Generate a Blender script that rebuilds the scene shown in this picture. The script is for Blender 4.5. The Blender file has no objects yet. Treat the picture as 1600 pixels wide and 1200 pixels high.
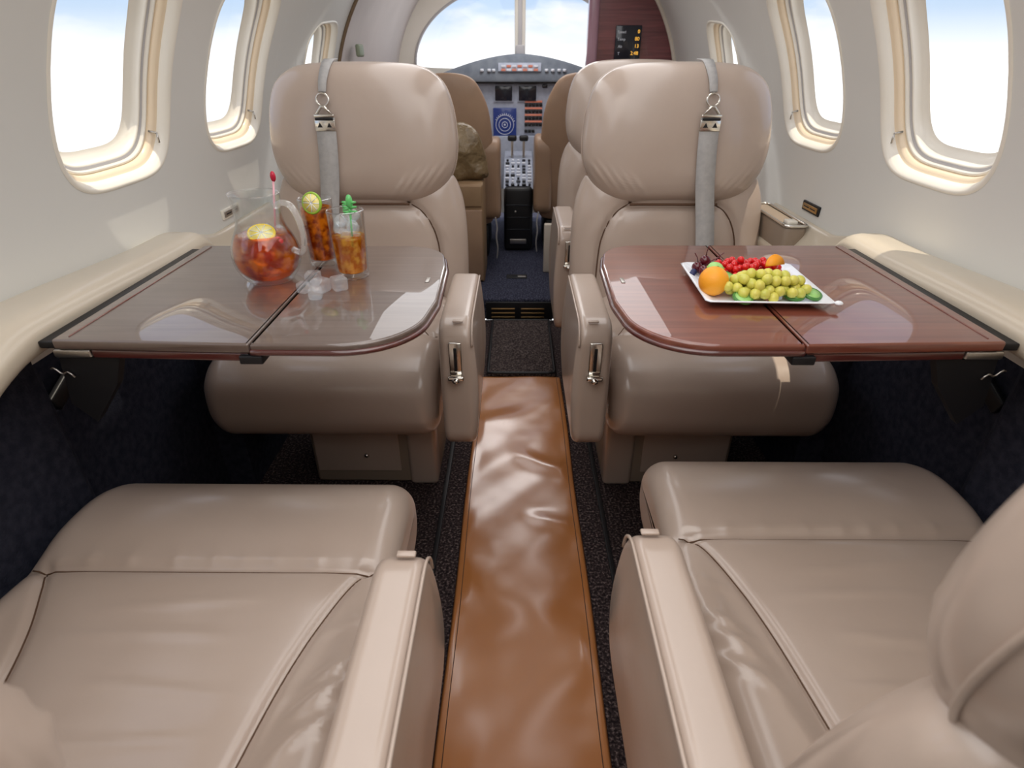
import bpy, bmesh, math, random
from mathutils import Vector, Matrix
random.seed(7)
sc = bpy.context.scene
COL = sc.collection
PI = math.pi

# ------------------------------------------------------------------ materials
def srgb(r, g, b):
    f = lambda c: (c/255/12.92) if c/255 <= .04045 else ((c/255+.055)/1.055)**2.4
    return (f(r), f(g), f(b), 1)

def mat(name, col, rough=.5, metal=0, coat=0, coat_rough=.05, trans=0, ior=1.45, spec=.5, emit=None, estr=0,
        bump=None, var=None, sss=0, alpha=None):
    m = bpy.data.materials.new(name); m.use_nodes = True
    nt = m.node_tree; b = nt.nodes['Principled BSDF']
    b.inputs['Base Color'].default_value = col
    b.inputs['Roughness'].default_value = rough
    b.inputs['Metallic'].default_value = metal
    b.inputs['Coat Weight'].default_value = coat
    b.inputs['Coat Roughness'].default_value = coat_rough
    b.inputs['Transmission Weight'].default_value = trans
    b.inputs['IOR'].default_value = ior
    b.inputs['Specular IOR Level'].default_value = spec
    if sss:
        b.inputs['Subsurface Weight'].default_value = sss
        b.inputs['Subsurface Radius'].default_value = (.02, .02, .01)
        b.inputs['Subsurface Scale'].default_value = .3
    if emit:
        b.inputs['Emission Color'].default_value = emit
        b.inputs['Emission Strength'].default_value = estr
    tc = nt.nodes.new('ShaderNodeTexCoord')
    last = None
    for (scale, strength, dist, detail) in (bump or []):
        n = nt.nodes.new('ShaderNodeTexNoise'); n.inputs['Scale'].default_value = scale
        n.inputs['Detail'].default_value = detail
        nt.links.new(tc.outputs['Object'], n.inputs['Vector'])
        bp = nt.nodes.new('ShaderNodeBump'); bp.inputs['Strength'].default_value = strength
        bp.inputs['Distance'].default_value = dist
        nt.links.new(n.outputs['Fac'], bp.inputs['Height'])
        if last: nt.links.new(last.outputs['Normal'], bp.inputs['Normal'])
        last = bp
    if last: nt.links.new(last.outputs['Normal'], b.inputs['Normal'])
    if var:
        scale, c2, lo, hi = var
        n = nt.nodes.new('ShaderNodeTexNoise'); n.inputs['Scale'].default_value = scale; n.inputs['Detail'].default_value = 4
        nt.links.new(tc.outputs['Object'], n.inputs['Vector'])
        r = nt.nodes.new('ShaderNodeMapRange'); r.inputs['From Min'].default_value = lo; r.inputs['From Max'].default_value = hi
        nt.links.new(n.outputs['Fac'], r.inputs['Value'])
        mx = nt.nodes.new('ShaderNodeMix'); mx.data_type = 'RGBA'
        mx.inputs['A'].default_value = col; mx.inputs['B'].default_value = c2
        nt.links.new(r.outputs['Result'], mx.inputs['Factor'])
        nt.links.new(mx.outputs['Result'], b.inputs['Base Color'])
    return m

M = {}
M['leather'] = mat('taupe_leather', srgb(191, 173, 160), .34, coat=.5, coat_rough=.18, spec=.5,
                   bump=[(420, .10, .0006, 2), (9, .22, .012, 3)], var=(5, srgb(183, 164, 150), .3, .8))
M['leather_brown'] = mat('brown_leather', srgb(168, 138, 112), .42, coat=.1, coat_rough=.3,
                   bump=[(420, .10, .0006, 2), (12, .25, .012, 3)], var=(6, srgb(150, 122, 100), .3, .8))
M['leather_dark'] = mat('leather_side_panel', srgb(150, 134, 118), .5, bump=[(300, .1, .0006, 2)])
M['thread'] = mat('seam_thread', srgb(92, 66, 48), .7)
M['wall'] = mat('cabin_wall_vinyl', srgb(221, 221, 217), .42, coat=.2, coat_rough=.3, bump=[(500, .06, .0004, 2)],
                var=(1.6, srgb(216, 216, 212), .3, .8))
M['ceiling'] = mat('ceiling_panel', srgb(214, 210, 202), .6, var=(2, srgb(206, 202, 194), .3, .8))
M['trim'] = mat('window_surround_plastic', srgb(240, 236, 226), .28, coat=.2, var=(3, srgb(236, 230, 216), .3, .8))
M['liner'] = mat('window_liner_cream', srgb(242, 224, 196), .35, coat=.1, var=(3, srgb(234, 214, 186), .3, .8))
M['track'] = mat('shade_track_grey', srgb(190, 188, 190), .4)
M['ledge'] = mat('armrest_ledge_leather', srgb(206, 195, 176), .32, coat=.25, coat_rough=.12, bump=[(400, .06, .0004, 2)],
                 var=(3, srgb(200, 188, 170), .3, .8))
M['navy'] = mat('navy_sidewall_carpet', srgb(52, 54, 66), .95, spec=.1, bump=[(260, .6, .003, 3)], var=(60, srgb(38, 40, 52), .35, .65))
M['black'] = mat('black_plastic', srgb(22, 22, 25), .45)
M['screen'] = mat('screen_dark', srgb(26, 30, 42), .12, coat=.3)
M['screen_blue'] = mat('screen_blue', srgb(32, 48, 98), .15, coat=.3, emit=srgb(40, 60, 130), estr=.25)
M['white_mark'] = mat('panel_white_marks', srgb(225, 230, 240), .5)
M['amber'] = mat('amber_digits', srgb(235, 190, 90), .5, emit=srgb(235, 170, 60), estr=1.0)
M['red_led'] = mat('orange_red_indicator', srgb(205, 132, 112), .5, emit=srgb(220, 120, 95), estr=.12)
M['panel'] = mat('instrument_panel_grey', srgb(176, 184, 200), .5, var=(40, srgb(160, 168, 186), .35, .7))
M['glare'] = mat('glareshield_slate', srgb(128, 136, 146), .8, bump=[(150, .3, .002, 3)], var=(20, srgb(110, 118, 130), .35, .7))
M['chrome'] = mat('polished_metal', srgb(225, 222, 215), .15, metal=1)
M['brushed'] = mat('brushed_metal', srgb(190, 186, 180), .35, metal=1)
M['brass'] = mat('brass', srgb(190, 155, 105), .3, metal=1)
M['belt'] = mat('grey_belt_webbing', srgb(186, 184, 182), .6, bump=[(900, .3, .0006, 1)], var=(80, srgb(174, 172, 171), .35, .7))
M['cream'] = mat('cream_panel', srgb(214, 204, 190), .5, var=(6, srgb(204, 194, 180), .35, .7))
M['cloth_bag'] = mat('olive_satin', srgb(140, 120, 88), .3, coat=.2, bump=[(18, .8, .03, 4)], var=(14, srgb(110, 90, 62), .35, .65))
M['plate'] = mat('white_china', srgb(240, 244, 250), .12, coat=.5)
def clear(name, c1, c2, body, ior, scale=50, rough=.0, pwr=4.5):
    m = bpy.data.materials.new(name); m.use_nodes = True; nt = m.node_tree
    for n in list(nt.nodes): nt.nodes.remove(n)
    N = nt.nodes.new; L = nt.links.new
    o = N('ShaderNodeOutputMaterial'); t = N('ShaderNodeBsdfTransparent'); d = N('ShaderNodeBsdfTranslucent'); d2 = N('ShaderNodeBsdfDiffuse')
    g = N('ShaderNodeBsdfGlossy'); g.inputs['Roughness'].default_value = rough
    lw = N('ShaderNodeLayerWeight'); lw.inputs['Blend'].default_value = .5; pw = N('ShaderNodeMath'); pw.operation = 'POWER'; pw.inputs[1].default_value = pwr
    fr = N('ShaderNodeMapRange'); fr.inputs['To Min'].default_value = .03; fr.inputs['To Max'].default_value = ior; L(lw.outputs['Facing'], pw.inputs[0]); L(pw.outputs[0], fr.inputs['Value'])
    tc = N('ShaderNodeTexCoord'); nz = N('ShaderNodeTexNoise'); nz.inputs['Scale'].default_value = scale; nz.inputs['Detail'].default_value = 3
    rp = N('ShaderNodeValToRGB'); rp.color_ramp.elements[0].position = .42; rp.color_ramp.elements[1].position = .60
    rp.color_ramp.elements[0].color = c1; rp.color_ramp.elements[1].color = c2
    L(tc.outputs['Object'], nz.inputs['Vector']); L(nz.outputs['Fac'], rp.inputs['Fac'])
    for q in (t, d, d2): L(rp.outputs['Color'], q.inputs['Color'])
    a = N('ShaderNodeAddShader'); L(d.outputs[0], a.inputs[0]); L(d2.outputs[0], a.inputs[1])
    m1 = N('ShaderNodeMixShader'); m1.inputs[0].default_value = body
    L(t.outputs[0], m1.inputs[1]); L(a.outputs[0], m1.inputs[2])
    m2 = N('ShaderNodeMixShader'); L(fr.outputs[0], m2.inputs[0]); L(m1.outputs[0], m2.inputs[1]); L(g.outputs[0], m2.inputs[2])
    L(m2.outputs[0], o.inputs[0]); return m
M['glass'] = clear('clear_glass', (.96, .98, .98, 1), (.99, .99, .99, 1), .0, .7, pwr=2.0)
M['glass_thick'] = clear('thick_clear_glass', (.93, .95, .95, 1), (.97, .97, .97, 1), .10, .8, pwr=2.0)
M['ice'] = clear('clear_ice', (.88, .92, .96, 1), (1, 1, 1, 1), .10, .7, 90, .05)
M['tea'] = clear('amber_drink', srgb(188, 74, 4), srgb(255, 176, 44), .20, .15, 42)
M['tea_gold'] = clear('golden_drink', srgb(206, 132, 14), srgb(255, 216, 90), .26, .15, 70)
M['tea_brown'] = clear('brown_drink', srgb(150, 70, 8), srgb(250, 176, 50), .26, .15, 70)
M['lemon'] = mat('lemon_flesh', srgb(250, 226, 110), .35, sss=.2, var=(120, srgb(255, 240, 165), .4, .6))
M['rind'] = mat('lime_rind', srgb(150, 190, 60), .35)
M['green_pl'] = mat('green_plastic_clear', srgb(120, 225, 130), .15, trans=.3)
M['red_pl'] = mat('red_plastic', srgb(190, 30, 60), .2)
M['pink_pl'] = mat('pink_plastic', srgb(230, 170, 180), .2)
M['orange'] = mat('orange_peel', srgb(250, 160, 30), .42, sss=.1, bump=[(900, .35, .001, 2)], var=(12, srgb(252, 176, 50), .35, .7))
M['grape'] = mat('green_grape_skin', srgb(226, 214, 106), .3, sss=.35, coat=.15, var=(30, srgb(196, 200, 92), .3, .7))
M['currant'] = mat('red_currant_skin', srgb(214, 24, 28), .18, coat=.4, sss=.1)
M['cherry'] = mat('dark_cherry_skin', srgb(84, 14, 30), .15, coat=.4)
M['blueb'] = mat('blueberry_skin', srgb(42, 50, 92), .5)
M['cuke_skin'] = mat('cucumber_skin', srgb(70, 128, 58), .3, coat=.2)
M['cuke'] = mat('cucumber_flesh', srgb(165, 218, 130), .35, sss=.2)
M['stem'] = mat('green_stem', srgb(120, 140, 60), .6)
M['cork'] = mat('cabinet_tan', srgb(158, 130, 98), .55, var=(8, srgb(144, 116, 86), .35, .7))

def wood(name, c1, c2, coat=1.0):
    m = bpy.data.materials.new(name); m.use_nodes = True
    nt = m.node_tree; b = nt.nodes['Principled BSDF']
    tc = nt.nodes.new('ShaderNodeTexCoord'); mp = nt.nodes.new('ShaderNodeMapping')
    mp.inputs['Scale'].default_value = (3, 60, 60)
    n = nt.nodes.new('ShaderNodeTexNoise'); n.inputs['Scale'].default_value = 1.4; n.inputs['Detail'].default_value = 6
    n.inputs['Distortion'].default_value = .6
    r = nt.nodes.new('ShaderNodeValToRGB'); r.color_ramp.elements[0].position = .35; r.color_ramp.elements[1].position = .68
    r.color_ramp.elements[0].color = c1; r.color_ramp.elements[1].color = c2
    nt.links.new(tc.outputs['Object'], mp.inputs['Vector']); nt.links.new(mp.outputs['Vector'], n.inputs['Vector'])
    nt.links.new(n.outputs['Fac'], r.inputs['Fac']); nt.links.new(r.outputs['Color'], b.inputs['Base Color'])
    b.inputs['Roughness'].default_value = .35; b.inputs['Coat Weight'].default_value = coat
    b.inputs['Coat Roughness'].default_value = .015; b.inputs['Coat IOR'].default_value = 1.6
    return m
M['mahog'] = wood('mahogany_gloss', srgb(106, 52, 38), srgb(126, 68, 50))
M['wood_grey_sheen'] = wood('brown_wood_grey_sheen', srgb(92, 76, 68), srgb(106, 90, 82))  # wood greyed so its colour carries the reflection of the pale wall
M['mahog_edge'] = wood('mahogany_edge_band', srgb(66, 24, 20), srgb(92, 36, 30))
M['burl'] = wood('plum_mahogany_panel', srgb(88, 34, 40), srgb(124, 60, 64), .8)

def carpet(name, c1, c2, c3):
    m = bpy.data.materials.new(name); m.use_nodes = True
    nt = m.node_tree; b = nt.nodes['Principled BSDF']; b.inputs['Roughness'].default_value = .95
    b.inputs['Specular IOR Level'].default_value = .1
    tc = nt.nodes.new('ShaderNodeTexCoord')
    n = nt.nodes.new('ShaderNodeTexNoise'); n.inputs['Scale'].default_value = 170; n.inputs['Detail'].default_value = 3
    nt.links.new(tc.outputs['Object'], n.inputs['Vector'])
    r = nt.nodes.new('ShaderNodeValToRGB'); e = r.color_ramp.elements
    e[0].position = .38; e[0].color = c1; e[1].position = .72; e[1].color = c3
    k = e.new(.54); k.color = c2
    nt.links.new(n.outputs['Fac'], r.inputs['Fac']); nt.links.new(r.outputs['Color'], b.inputs['Base Color'])
    bp = nt.nodes.new('ShaderNodeBump'); bp.inputs['Strength'].default_value = .8; bp.inputs['Distance'].default_value = .004
    nt.links.new(n.outputs['Fac'], bp.inputs['Height']); nt.links.new(bp.outputs['Normal'], b.inputs['Normal'])
    return m
M['carpet'] = carpet('dark_speckled_carpet', srgb(34, 28, 30), srgb(62, 52, 52), srgb(128, 112, 108))
M['carpet_navy'] = carpet('navy_speckled_carpet', srgb(36, 38, 52), srgb(62, 64, 80), srgb(98, 98, 112))
M['mat'] = carpet('floor_mat_pile', srgb(44, 38, 38), srgb(78, 68, 66), srgb(118, 106, 102))
M['runner'] = mat('tan_leather_runner', srgb(194, 128, 74), .26, coat=1.0, coat_rough=.16, spec=1.0,
                  bump=[(260, .08, .0006, 2), (5, .35, .03, 2)], var=(3.2, srgb(182, 114, 60), .3, .75))
M['runner'].node_tree.nodes['Principled BSDF'].inputs['Coat IOR'].default_value = 1.6
M['leather'].node_tree.nodes['Principled BSDF'].inputs['Coat IOR'].default_value = 1.75
def pane_mat():
    m = bpy.data.materials.new('window_pane'); m.use_nodes = True; nt = m.node_tree
    for n in list(nt.nodes): nt.nodes.remove(n)
    o = nt.nodes.new('ShaderNodeOutputMaterial'); t = nt.nodes.new('ShaderNodeBsdfTransparent')
    g = nt.nodes.new('ShaderNodeBsdfGlossy'); g.inputs['Roughness'].default_value = .02
    mx = nt.nodes.new('ShaderNodeMixShader'); mx.inputs[0].default_value = .03
    nt.links.new(t.outputs[0], mx.inputs[1]); nt.links.new(g.outputs[0], mx.inputs[2])
    nt.links.new(mx.outputs[0], o.inputs[0]); return m
M['pane'] = pane_mat()

# ------------------------------------------------------------------ helpers
def obj(name, V, Fc, m, parent=None, smooth=True, loc=None):
    me = bpy.data.meshes.new(name); me.from_pydata([tuple(v) for v in V], [], Fc)
    bm = bmesh.new(); bm.from_mesh(me); bmesh.ops.recalc_face_normals(bm, faces=bm.faces); bm.to_mesh(me); bm.free()
    if smooth:
        for p in me.polygons: p.use_smooth = True
    me.materials.append(M[m] if isinstance(m, str) else m)
    o = bpy.data.objects.new(name, me); COL.objects.link(o)
    if parent: o.parent = parent
    if loc: o.location = loc
    return o

def empty(name, loc=(0, 0, 0), rz=0, label=None, cat=None, group=None):
    o = bpy.data.objects.new(name, None); COL.objects.link(o); o.location = loc; o.rotation_euler = (0, 0, rz)
    o.empty_display_size = .05
    if label: tag(o, label, cat, group)
    return o

def tag(o, label, cat, group=None, kind=None):
    o['label'] = label; o['category'] = cat
    if group: o['group'] = group
    if kind: o['kind'] = kind
    return o

def struct(o, label=None):
    o['kind'] = 'structure'
    if label: o['label'] = label
    return o

def sharp(o, ang=35):
    me = o.data
    bm = bmesh.new(); bm.from_mesh(me)
    for e in bm.edges:
        if len(e.link_faces) == 2 and e.calc_face_angle(0) > math.radians(ang): e.smooth = False
    bm.to_mesh(me); bm.free()
    return o

def box(c, s, r=.005, seg=3, rot=None):
    """rounded box -> (V, F)"""
    bm = bmesh.new(); bmesh.ops.create_cube(bm, size=1)
    for v in bm.verts: v.co = Vector((v.co.x*s[0], v.co.y*s[1], v.co.z*s[2]))
    if r > 0:
        bmesh.ops.bevel(bm, geom=list(bm.edges), offset=min(r, min(s)*.49), segments=seg, profile=.5, affect='EDGES')
    R = Matrix.Rotation(rot[1], 3, rot[0]) if rot else Matrix.Identity(3)
    V = [R @ v.co + Vector(c) for v in bm.verts]; bm.verts.index_update()
    Fc = [[v.index for v in f.verts] for f in bm.faces]; bm.free()
    return V, Fc

def join(*parts):
    V, Fc = [], []
    for v, f in parts:
        o = len(V); V += list(v); Fc += [[i+o for i in q] for q in f]
    return V, Fc

def obox(name, c, s, m, parent=None, r=.005, rot=None, seg=3):
    V, Fc = box(c, s, r, seg, rot)
    return sharp(obj(name, V, Fc, m, parent), 50)

def tube(pts, r, n=8, closed=False, flat=1.0, up=None):
    pts = [Vector(p) for p in pts]; N = len(pts); V = []; Fc = []
    prev = None
    for i, p in enumerate(pts):
        a = pts[(i-1) % N] if (closed or i > 0) else p
        b = pts[(i+1) % N] if (closed or i < N-1) else p
        t = (b-a).normalized()
        if up is not None: nrm = Vector(up)
        elif prev is None: nrm = Vector((0, 0, 1)) if abs(t.z) < .9 else Vector((1, 0, 0))
        else: nrm = prev
        nrm = (nrm - t*nrm.dot(t)).normalized(); prev = nrm
        bn = t.cross(nrm)
        rr = r[i] if isinstance(r, (list, tuple)) else r
        for k in range(n):
            an = 2*PI*k/n
            V.append(p + nrm*math.cos(an)*rr*flat + bn*math.sin(an)*rr)
    m_ = N if closed else N-1
    for i in range(m_):
        j = (i+1) % N
        for k in range(n):
            Fc.append([i*n+k, i*n+(k+1) % n, j*n+(k+1) % n, j*n+k])
    if not closed:
        Fc.append(list(range(n))[::-1]); Fc.append([(N-1)*n+k for k in range(n)])
    return V, Fc

def ribbon(pts, w, th, side):
    """flat strap along pts; side = width direction"""
    pts = [Vector(p) for p in pts]; V = []; Fc = []; N = len(pts)
    for i, p in enumerate(pts):
        a = pts[max(i-1, 0)]; b = pts[min(i+1, N-1)]
        t = (b-a).normalized(); s = Vector(side); s = (s - t*s.dot(t)).normalized(); nn = t.cross(s)
        ww = w[i] if isinstance(w, (list, tuple)) else w
        for (a_, b_) in ((-1, -1), (1, -1), (1, 1), (-1, 1)): V.append(p + s*ww/2*a_ + nn*th/2*b_)
    for i in range(N-1):
        for k in range(4): Fc.append([i*4+k, i*4+(k+1) % 4, i*4+4+(k+1) % 4, i*4+4+k])
    Fc += [[0, 1, 2, 3], [N*4-4+k for k in range(4)]]
    return V, Fc

def lathe(prof, n=40, c=(0, 0, 0), cap=True):
    V = []; Fc = []
    for r, z in prof:
        for k in range(n):
            a = 2*PI*k/n; V.append(Vector((c[0]+r*math.cos(a), c[1]+r*math.sin(a), c[2]+z)))
    for i in range(len(prof)-1):
        for k in range(n): Fc.append([i*n+k, i*n+(k+1) % n, (i+1)*n+(k+1) % n, (i+1)*n+k])
    if cap:
        Fc.append([k for k in range(n)]); Fc.append([(len(prof)-1)*n+k for k in range(n)])
    return V, Fc

def catmull(P, n=8, closed=True):
    out = []; N = len(P)
    rng = range(N if closed else N-1)
    for i in rng:
        g = lambda k: P[k % N] if closed else P[min(max(k, 0), N-1)]
        p0, p1, p2, p3 = g(i-1), g(i), g(i+1), g(i+2)
        for j in range(n):
            t = j/n
            out.append(tuple(.5*((2*p1[d]) + (-p0[d]+p2[d])*t + (2*p0[d]-5*p1[d]+4*p2[d]-p3[d])*t*t + (-p0[d]+3*p1[d]-3*p2[d]+p3[d])*t**3) for d in range(len(p1))))
    if not closed: out.append(tuple(P[-1]))
    return out

def resample(P, n, closed=True):
    Q = list(P) + ([P[0]] if closed else [])
    L = [0]
    for a, b in zip(Q, Q[1:]): L.append(L[-1] + math.dist(a, b))
    out = []; j = 0
    for i in range(n):
        t = L[-1]*i/(n if closed else n-1)
        while j < len(L)-2 and L[j+1] < t: j += 1
        u = (t-L[j])/max(1e-9, L[j+1]-L[j]); u = min(1, u)
        out.append(tuple(Q[j][d]+(Q[j+1][d]-Q[j][d])*u for d in range(len(Q[0]))))
    return out

def segdist(p, a, b):
    ax, ay = a; bx, by = b; px, py = p
    dx, dy = bx-ax, by-ay; L = dx*dx+dy*dy
    t = 0 if L == 0 else max(0, min(1, ((px-ax)*dx+(py-ay)*dy)/L))
    return math.hypot(px-ax-dx*t, py-ay-dy*t)
def polydist(p, P):
    return min(segdist(p, P[i], P[i+1]) for i in range(len(P)-1))

def smooth01(t):
    t = max(0, min(1, t)); return t*t*(3-2*t)

def proflot(prof, x0, x1, r, nx=40, ne=8, disp=None, widen=None):
    """closed YZ profile lofted along X with rounded ends"""
    N = len(prof)
    area = sum(prof[i][0]*prof[(i+1) % N][1]-prof[(i+1) % N][0]*prof[i][1] for i in range(N))
    sg = 1 if area > 0 else -1
    nrm = []
    for i in range(N):
        a = prof[i-1]; b = prof[(i+1) % N]; tx, ty = b[0]-a[0], b[1]-a[1]; l = math.hypot(tx, ty) or 1
        nrm.append((sg*ty/l, -sg*tx/l))
    st = []
    for k in range(ne):
        a = k/ne*PI/2; st.append((x0+r*(1-math.cos(a)), r*(1-math.sin(a))))
    for k in range(nx+1): st.append((x0+r+(x1-x0-2*r)*k/nx, 0))
    for k in range(ne-1, -1, -1):
        a = k/ne*PI/2; st.append((x1-r*(1-math.cos(a)), r*(1-math.sin(a))))
    V = []; Fc = []
    for x, ins in st:
        for i in range(N):
            y, z = prof[i]; ny, nz = nrm[i]
            d = -ins + (disp(x, y, z, ny, nz) if disp else 0)
            V.append(Vector((x, y+ny*d, z+nz*d)))
    for s in range(len(st)-1):
        for i in range(N): Fc.append([s*N+i, s*N+(i+1) % N, (s+1)*N+(i+1) % N, (s+1)*N+i])
    Fc.append(list(range(N))); Fc.append([(len(st)-1)*N+i for i in range(N)])
    return V, Fc

def rrect(y0, y1, z0, z1, rr, n=8):
    """rounded rectangle; rr = radii (y0z0, y1z0, y1z1, y0z1)"""
    P = []
    for (cy, cz, r, a0) in ((y0+rr[0], z0+rr[0], rr[0], PI), (y1-rr[1], z0+rr[1], rr[1], 1.5*PI), (y1-rr[2], z1-rr[2], rr[2], 0), (y0+rr[3], z1-rr[3], rr[3], .5*PI)):
        for k in range(n+1):
            a = a0+PI/2*k/n; P.append((cy+r*math.cos(a), cz+r*math.sin(a)))
    return P

def puff(outline, tf, tb, mp, rings=40, p=4.0, hfun=None, cen=None):
    N = len(outline)
    if cen is None: cen = (sum(q[0] for q in outline)/N, sum(q[1] for q in outline)/N)
    V = []; Fc = []
    rs = [math.sin(PI/2*k/rings) for k in range(1, rings+1)]
    def ring(sign, t):
        idx = []
        for r in rs if sign > 0 else rs[:-1]:
            base = len(V)
            for (u, v) in outline:
                uu, vv = cen[0]+(u-cen[0])*r, cen[1]+(v-cen[1])*r
                h = t*math.sqrt(max(0, 1-r**p))
                if sign > 0 and hfun: h += hfun(uu, vv)*min(1, (1-r)*12)
                V.append(mp(uu, vv, sign*h))
            idx.append(base)
        return idx
    f = ring(1, tf); b = ring(-1, tb)
    V.append(mp(cen[0], cen[1], tf + (hfun(*cen) if hfun else 0))); c1 = len(V)-1
    V.append(mp(cen[0], cen[1], -tb)); c2 = len(V)-1
    for s in range(len(f)-1):
        for i in range(N): Fc.append([f[s]+i, f[s]+(i+1) % N, f[s+1]+(i+1) % N, f[s+1]+i])
    for i in range(N): Fc.append([c1, f[0]+i, f[0]+(i+1) % N])
    for s in range(len(b)-1):
        for i in range(N): Fc.append([b[s]+i, b[s+1]+i, b[s+1]+(i+1) % N, b[s]+(i+1) % N])
    for i in range(N):
        Fc.append([c2, b[0]+(i+1) % N, b[0]+i])
        Fc.append([b[-1]+i, f[-1]+i, f[-1]+(i+1) % N, b[-1]+(i+1) % N])
    return V, Fc

def sphere(r, n=16, sz=1.0):
    bm = bmesh.new(); bmesh.ops.create_uvsphere(bm, u_segments=n, v_segments=max(6, n//2+1), radius=r)
    V = [Vector((v.co.x, v.co.y, v.co.z*sz)) for v in bm.verts]; Fc = [[v.index for v in f.verts] for f in bm.faces]; bm.free()
    return V, Fc

def mv(VF, t=(0, 0, 0), rot=None):
    V, Fc = VF; R = Matrix.Identity(3)
    if rot:
        for ax, an in rot: R = Matrix.Rotation(an, 3, ax) @ R
    return [R @ Vector(v) + Vector(t) for v in V], Fc

# ------------------------------------------------------------------ fuselage shell
D = math.radians
def S(Y, ph, side, d=0):
    s = smooth01((Y-(1.66+(math.degrees(ph)+7)/44*.5))/.09) if Y > 1.3 else 0
    g = smooth01((Y-1.9)/1.0)
    R = .745-.026*s-.012*g+d; cz = .75+.04*s+.06*g
    return Vector((side*R*math.cos(ph), Y, cz+R*math.sin(ph)))
def lo(Y): return D(-8) - D(14)*smooth01((Y-1.3)/.55)
HI = D(52)
def super_pt(th, a, b, n=4.0):
    c, s = math.cos(th), math.sin(th)
    return (a*math.copysign(abs(c)**(2/n), c), b*math.copysign(abs(s)**(2/n), s))
def build_wall(side, wins, y0, y1):
    V = []; Fc = []
    edges = sorted([(w[0]-w[4], w[0]+w[5], w) for w in wins], key=lambda e: e[0])
    cells = []; y = y0
    for a, b, w in edges:
        if a > y+1e-4: cells.append((y, a, None))
        cells.append((a, b, w)); y = b
    if y < y1: cells.append((y, y1, None))
    for a, b, w in cells:
        base = len(V)
        if w is None:
            nY = max(3, int((b-a)/.02)); nP = 40
            for i in range(nY+1):
                Y = a+(b-a)*i/nY
                for j in range(nP+1): V.append(S(Y, lo(Y)+(HI-lo(Y))*j/nP, side))
            for i in range(nY):
                for j in range(nP):
                    k = base+i*(nP+1)+j; Fc.append([k, k+1, k+nP+2, k+nP+1])
        else:
            Yc, hw, pc, hp, _, _ = w; N = 160; RN = 26
            for r in range(RN+1):
                t = r/RN
                for k in range(N):
                    th = 2*PI*k/N; hx, hy = super_pt(th, hw, hp)
                    c, s = math.cos(th), math.sin(th); q = max(abs(c), abs(s)); cx, sy = c/q, s/q
                    Yb = Yc+(b-Yc if cx > 0 else Yc-a)*cx
                    L = lo(Yb); Pb = pc+(HI-pc if sy > 0 else pc-L)*sy
                    V.append(S(Yc+hx+(Yb-Yc-hx)*t, pc+hy+(Pb-pc-hy)*t, side))
            for r in range(RN):
                for k in range(N):
                    Fc.append([base+r*N+k, base+r*N+(k+1) % N, base+(r+1)*N+(k+1) % N, base+(r+1)*N+k])
    return V, Fc

AF = (.17, D(22.0), D(15.0))
def wins_for(side):
    L = [(yc, AF[0], AF[1], AF[2], .245, .245) for yc in (.13, .62, 1.11, 1.60)]
    if side < 0: L.append((2.22, .165, D(13), D(15), .21, .21))
    else: L.append((2.22, .150, D(13), D(15), .20, .20))
    return L
wl = struct(obj('wall_left', *build_wall(-1, wins_for(-1), -1.0, 2.46), 'wall'), 'pale grey curved cabin side wall')
wr = struct(obj('wall_right', *build_wall(1, wins_for(1), -1.0, 2.93), 'wall'), 'off-white curved cabin side wall')
def grid(f, nu, nv):
    V = [f(i/nu, j/nv) for i in range(nu+1) for j in range(nv+1)]
    Fc = [[i*(nv+1)+j, i*(nv+1)+j+1, (i+1)*(nv+1)+j+1, (i+1)*(nv+1)+j] for i in range(nu) for j in range(nv)]
    return V, Fc
def ceil_f(u, v):
    Y = -1+3.95*u; ph = HI+(PI-2*HI)*v
    if ph <= PI/2: return S(Y, ph, 1)
    p = S(Y, PI-ph, 1); p.x = -p.x; return p
struct(obj('ceiling', *grid(ceil_f, 100, 30), 'ceiling'))

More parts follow.
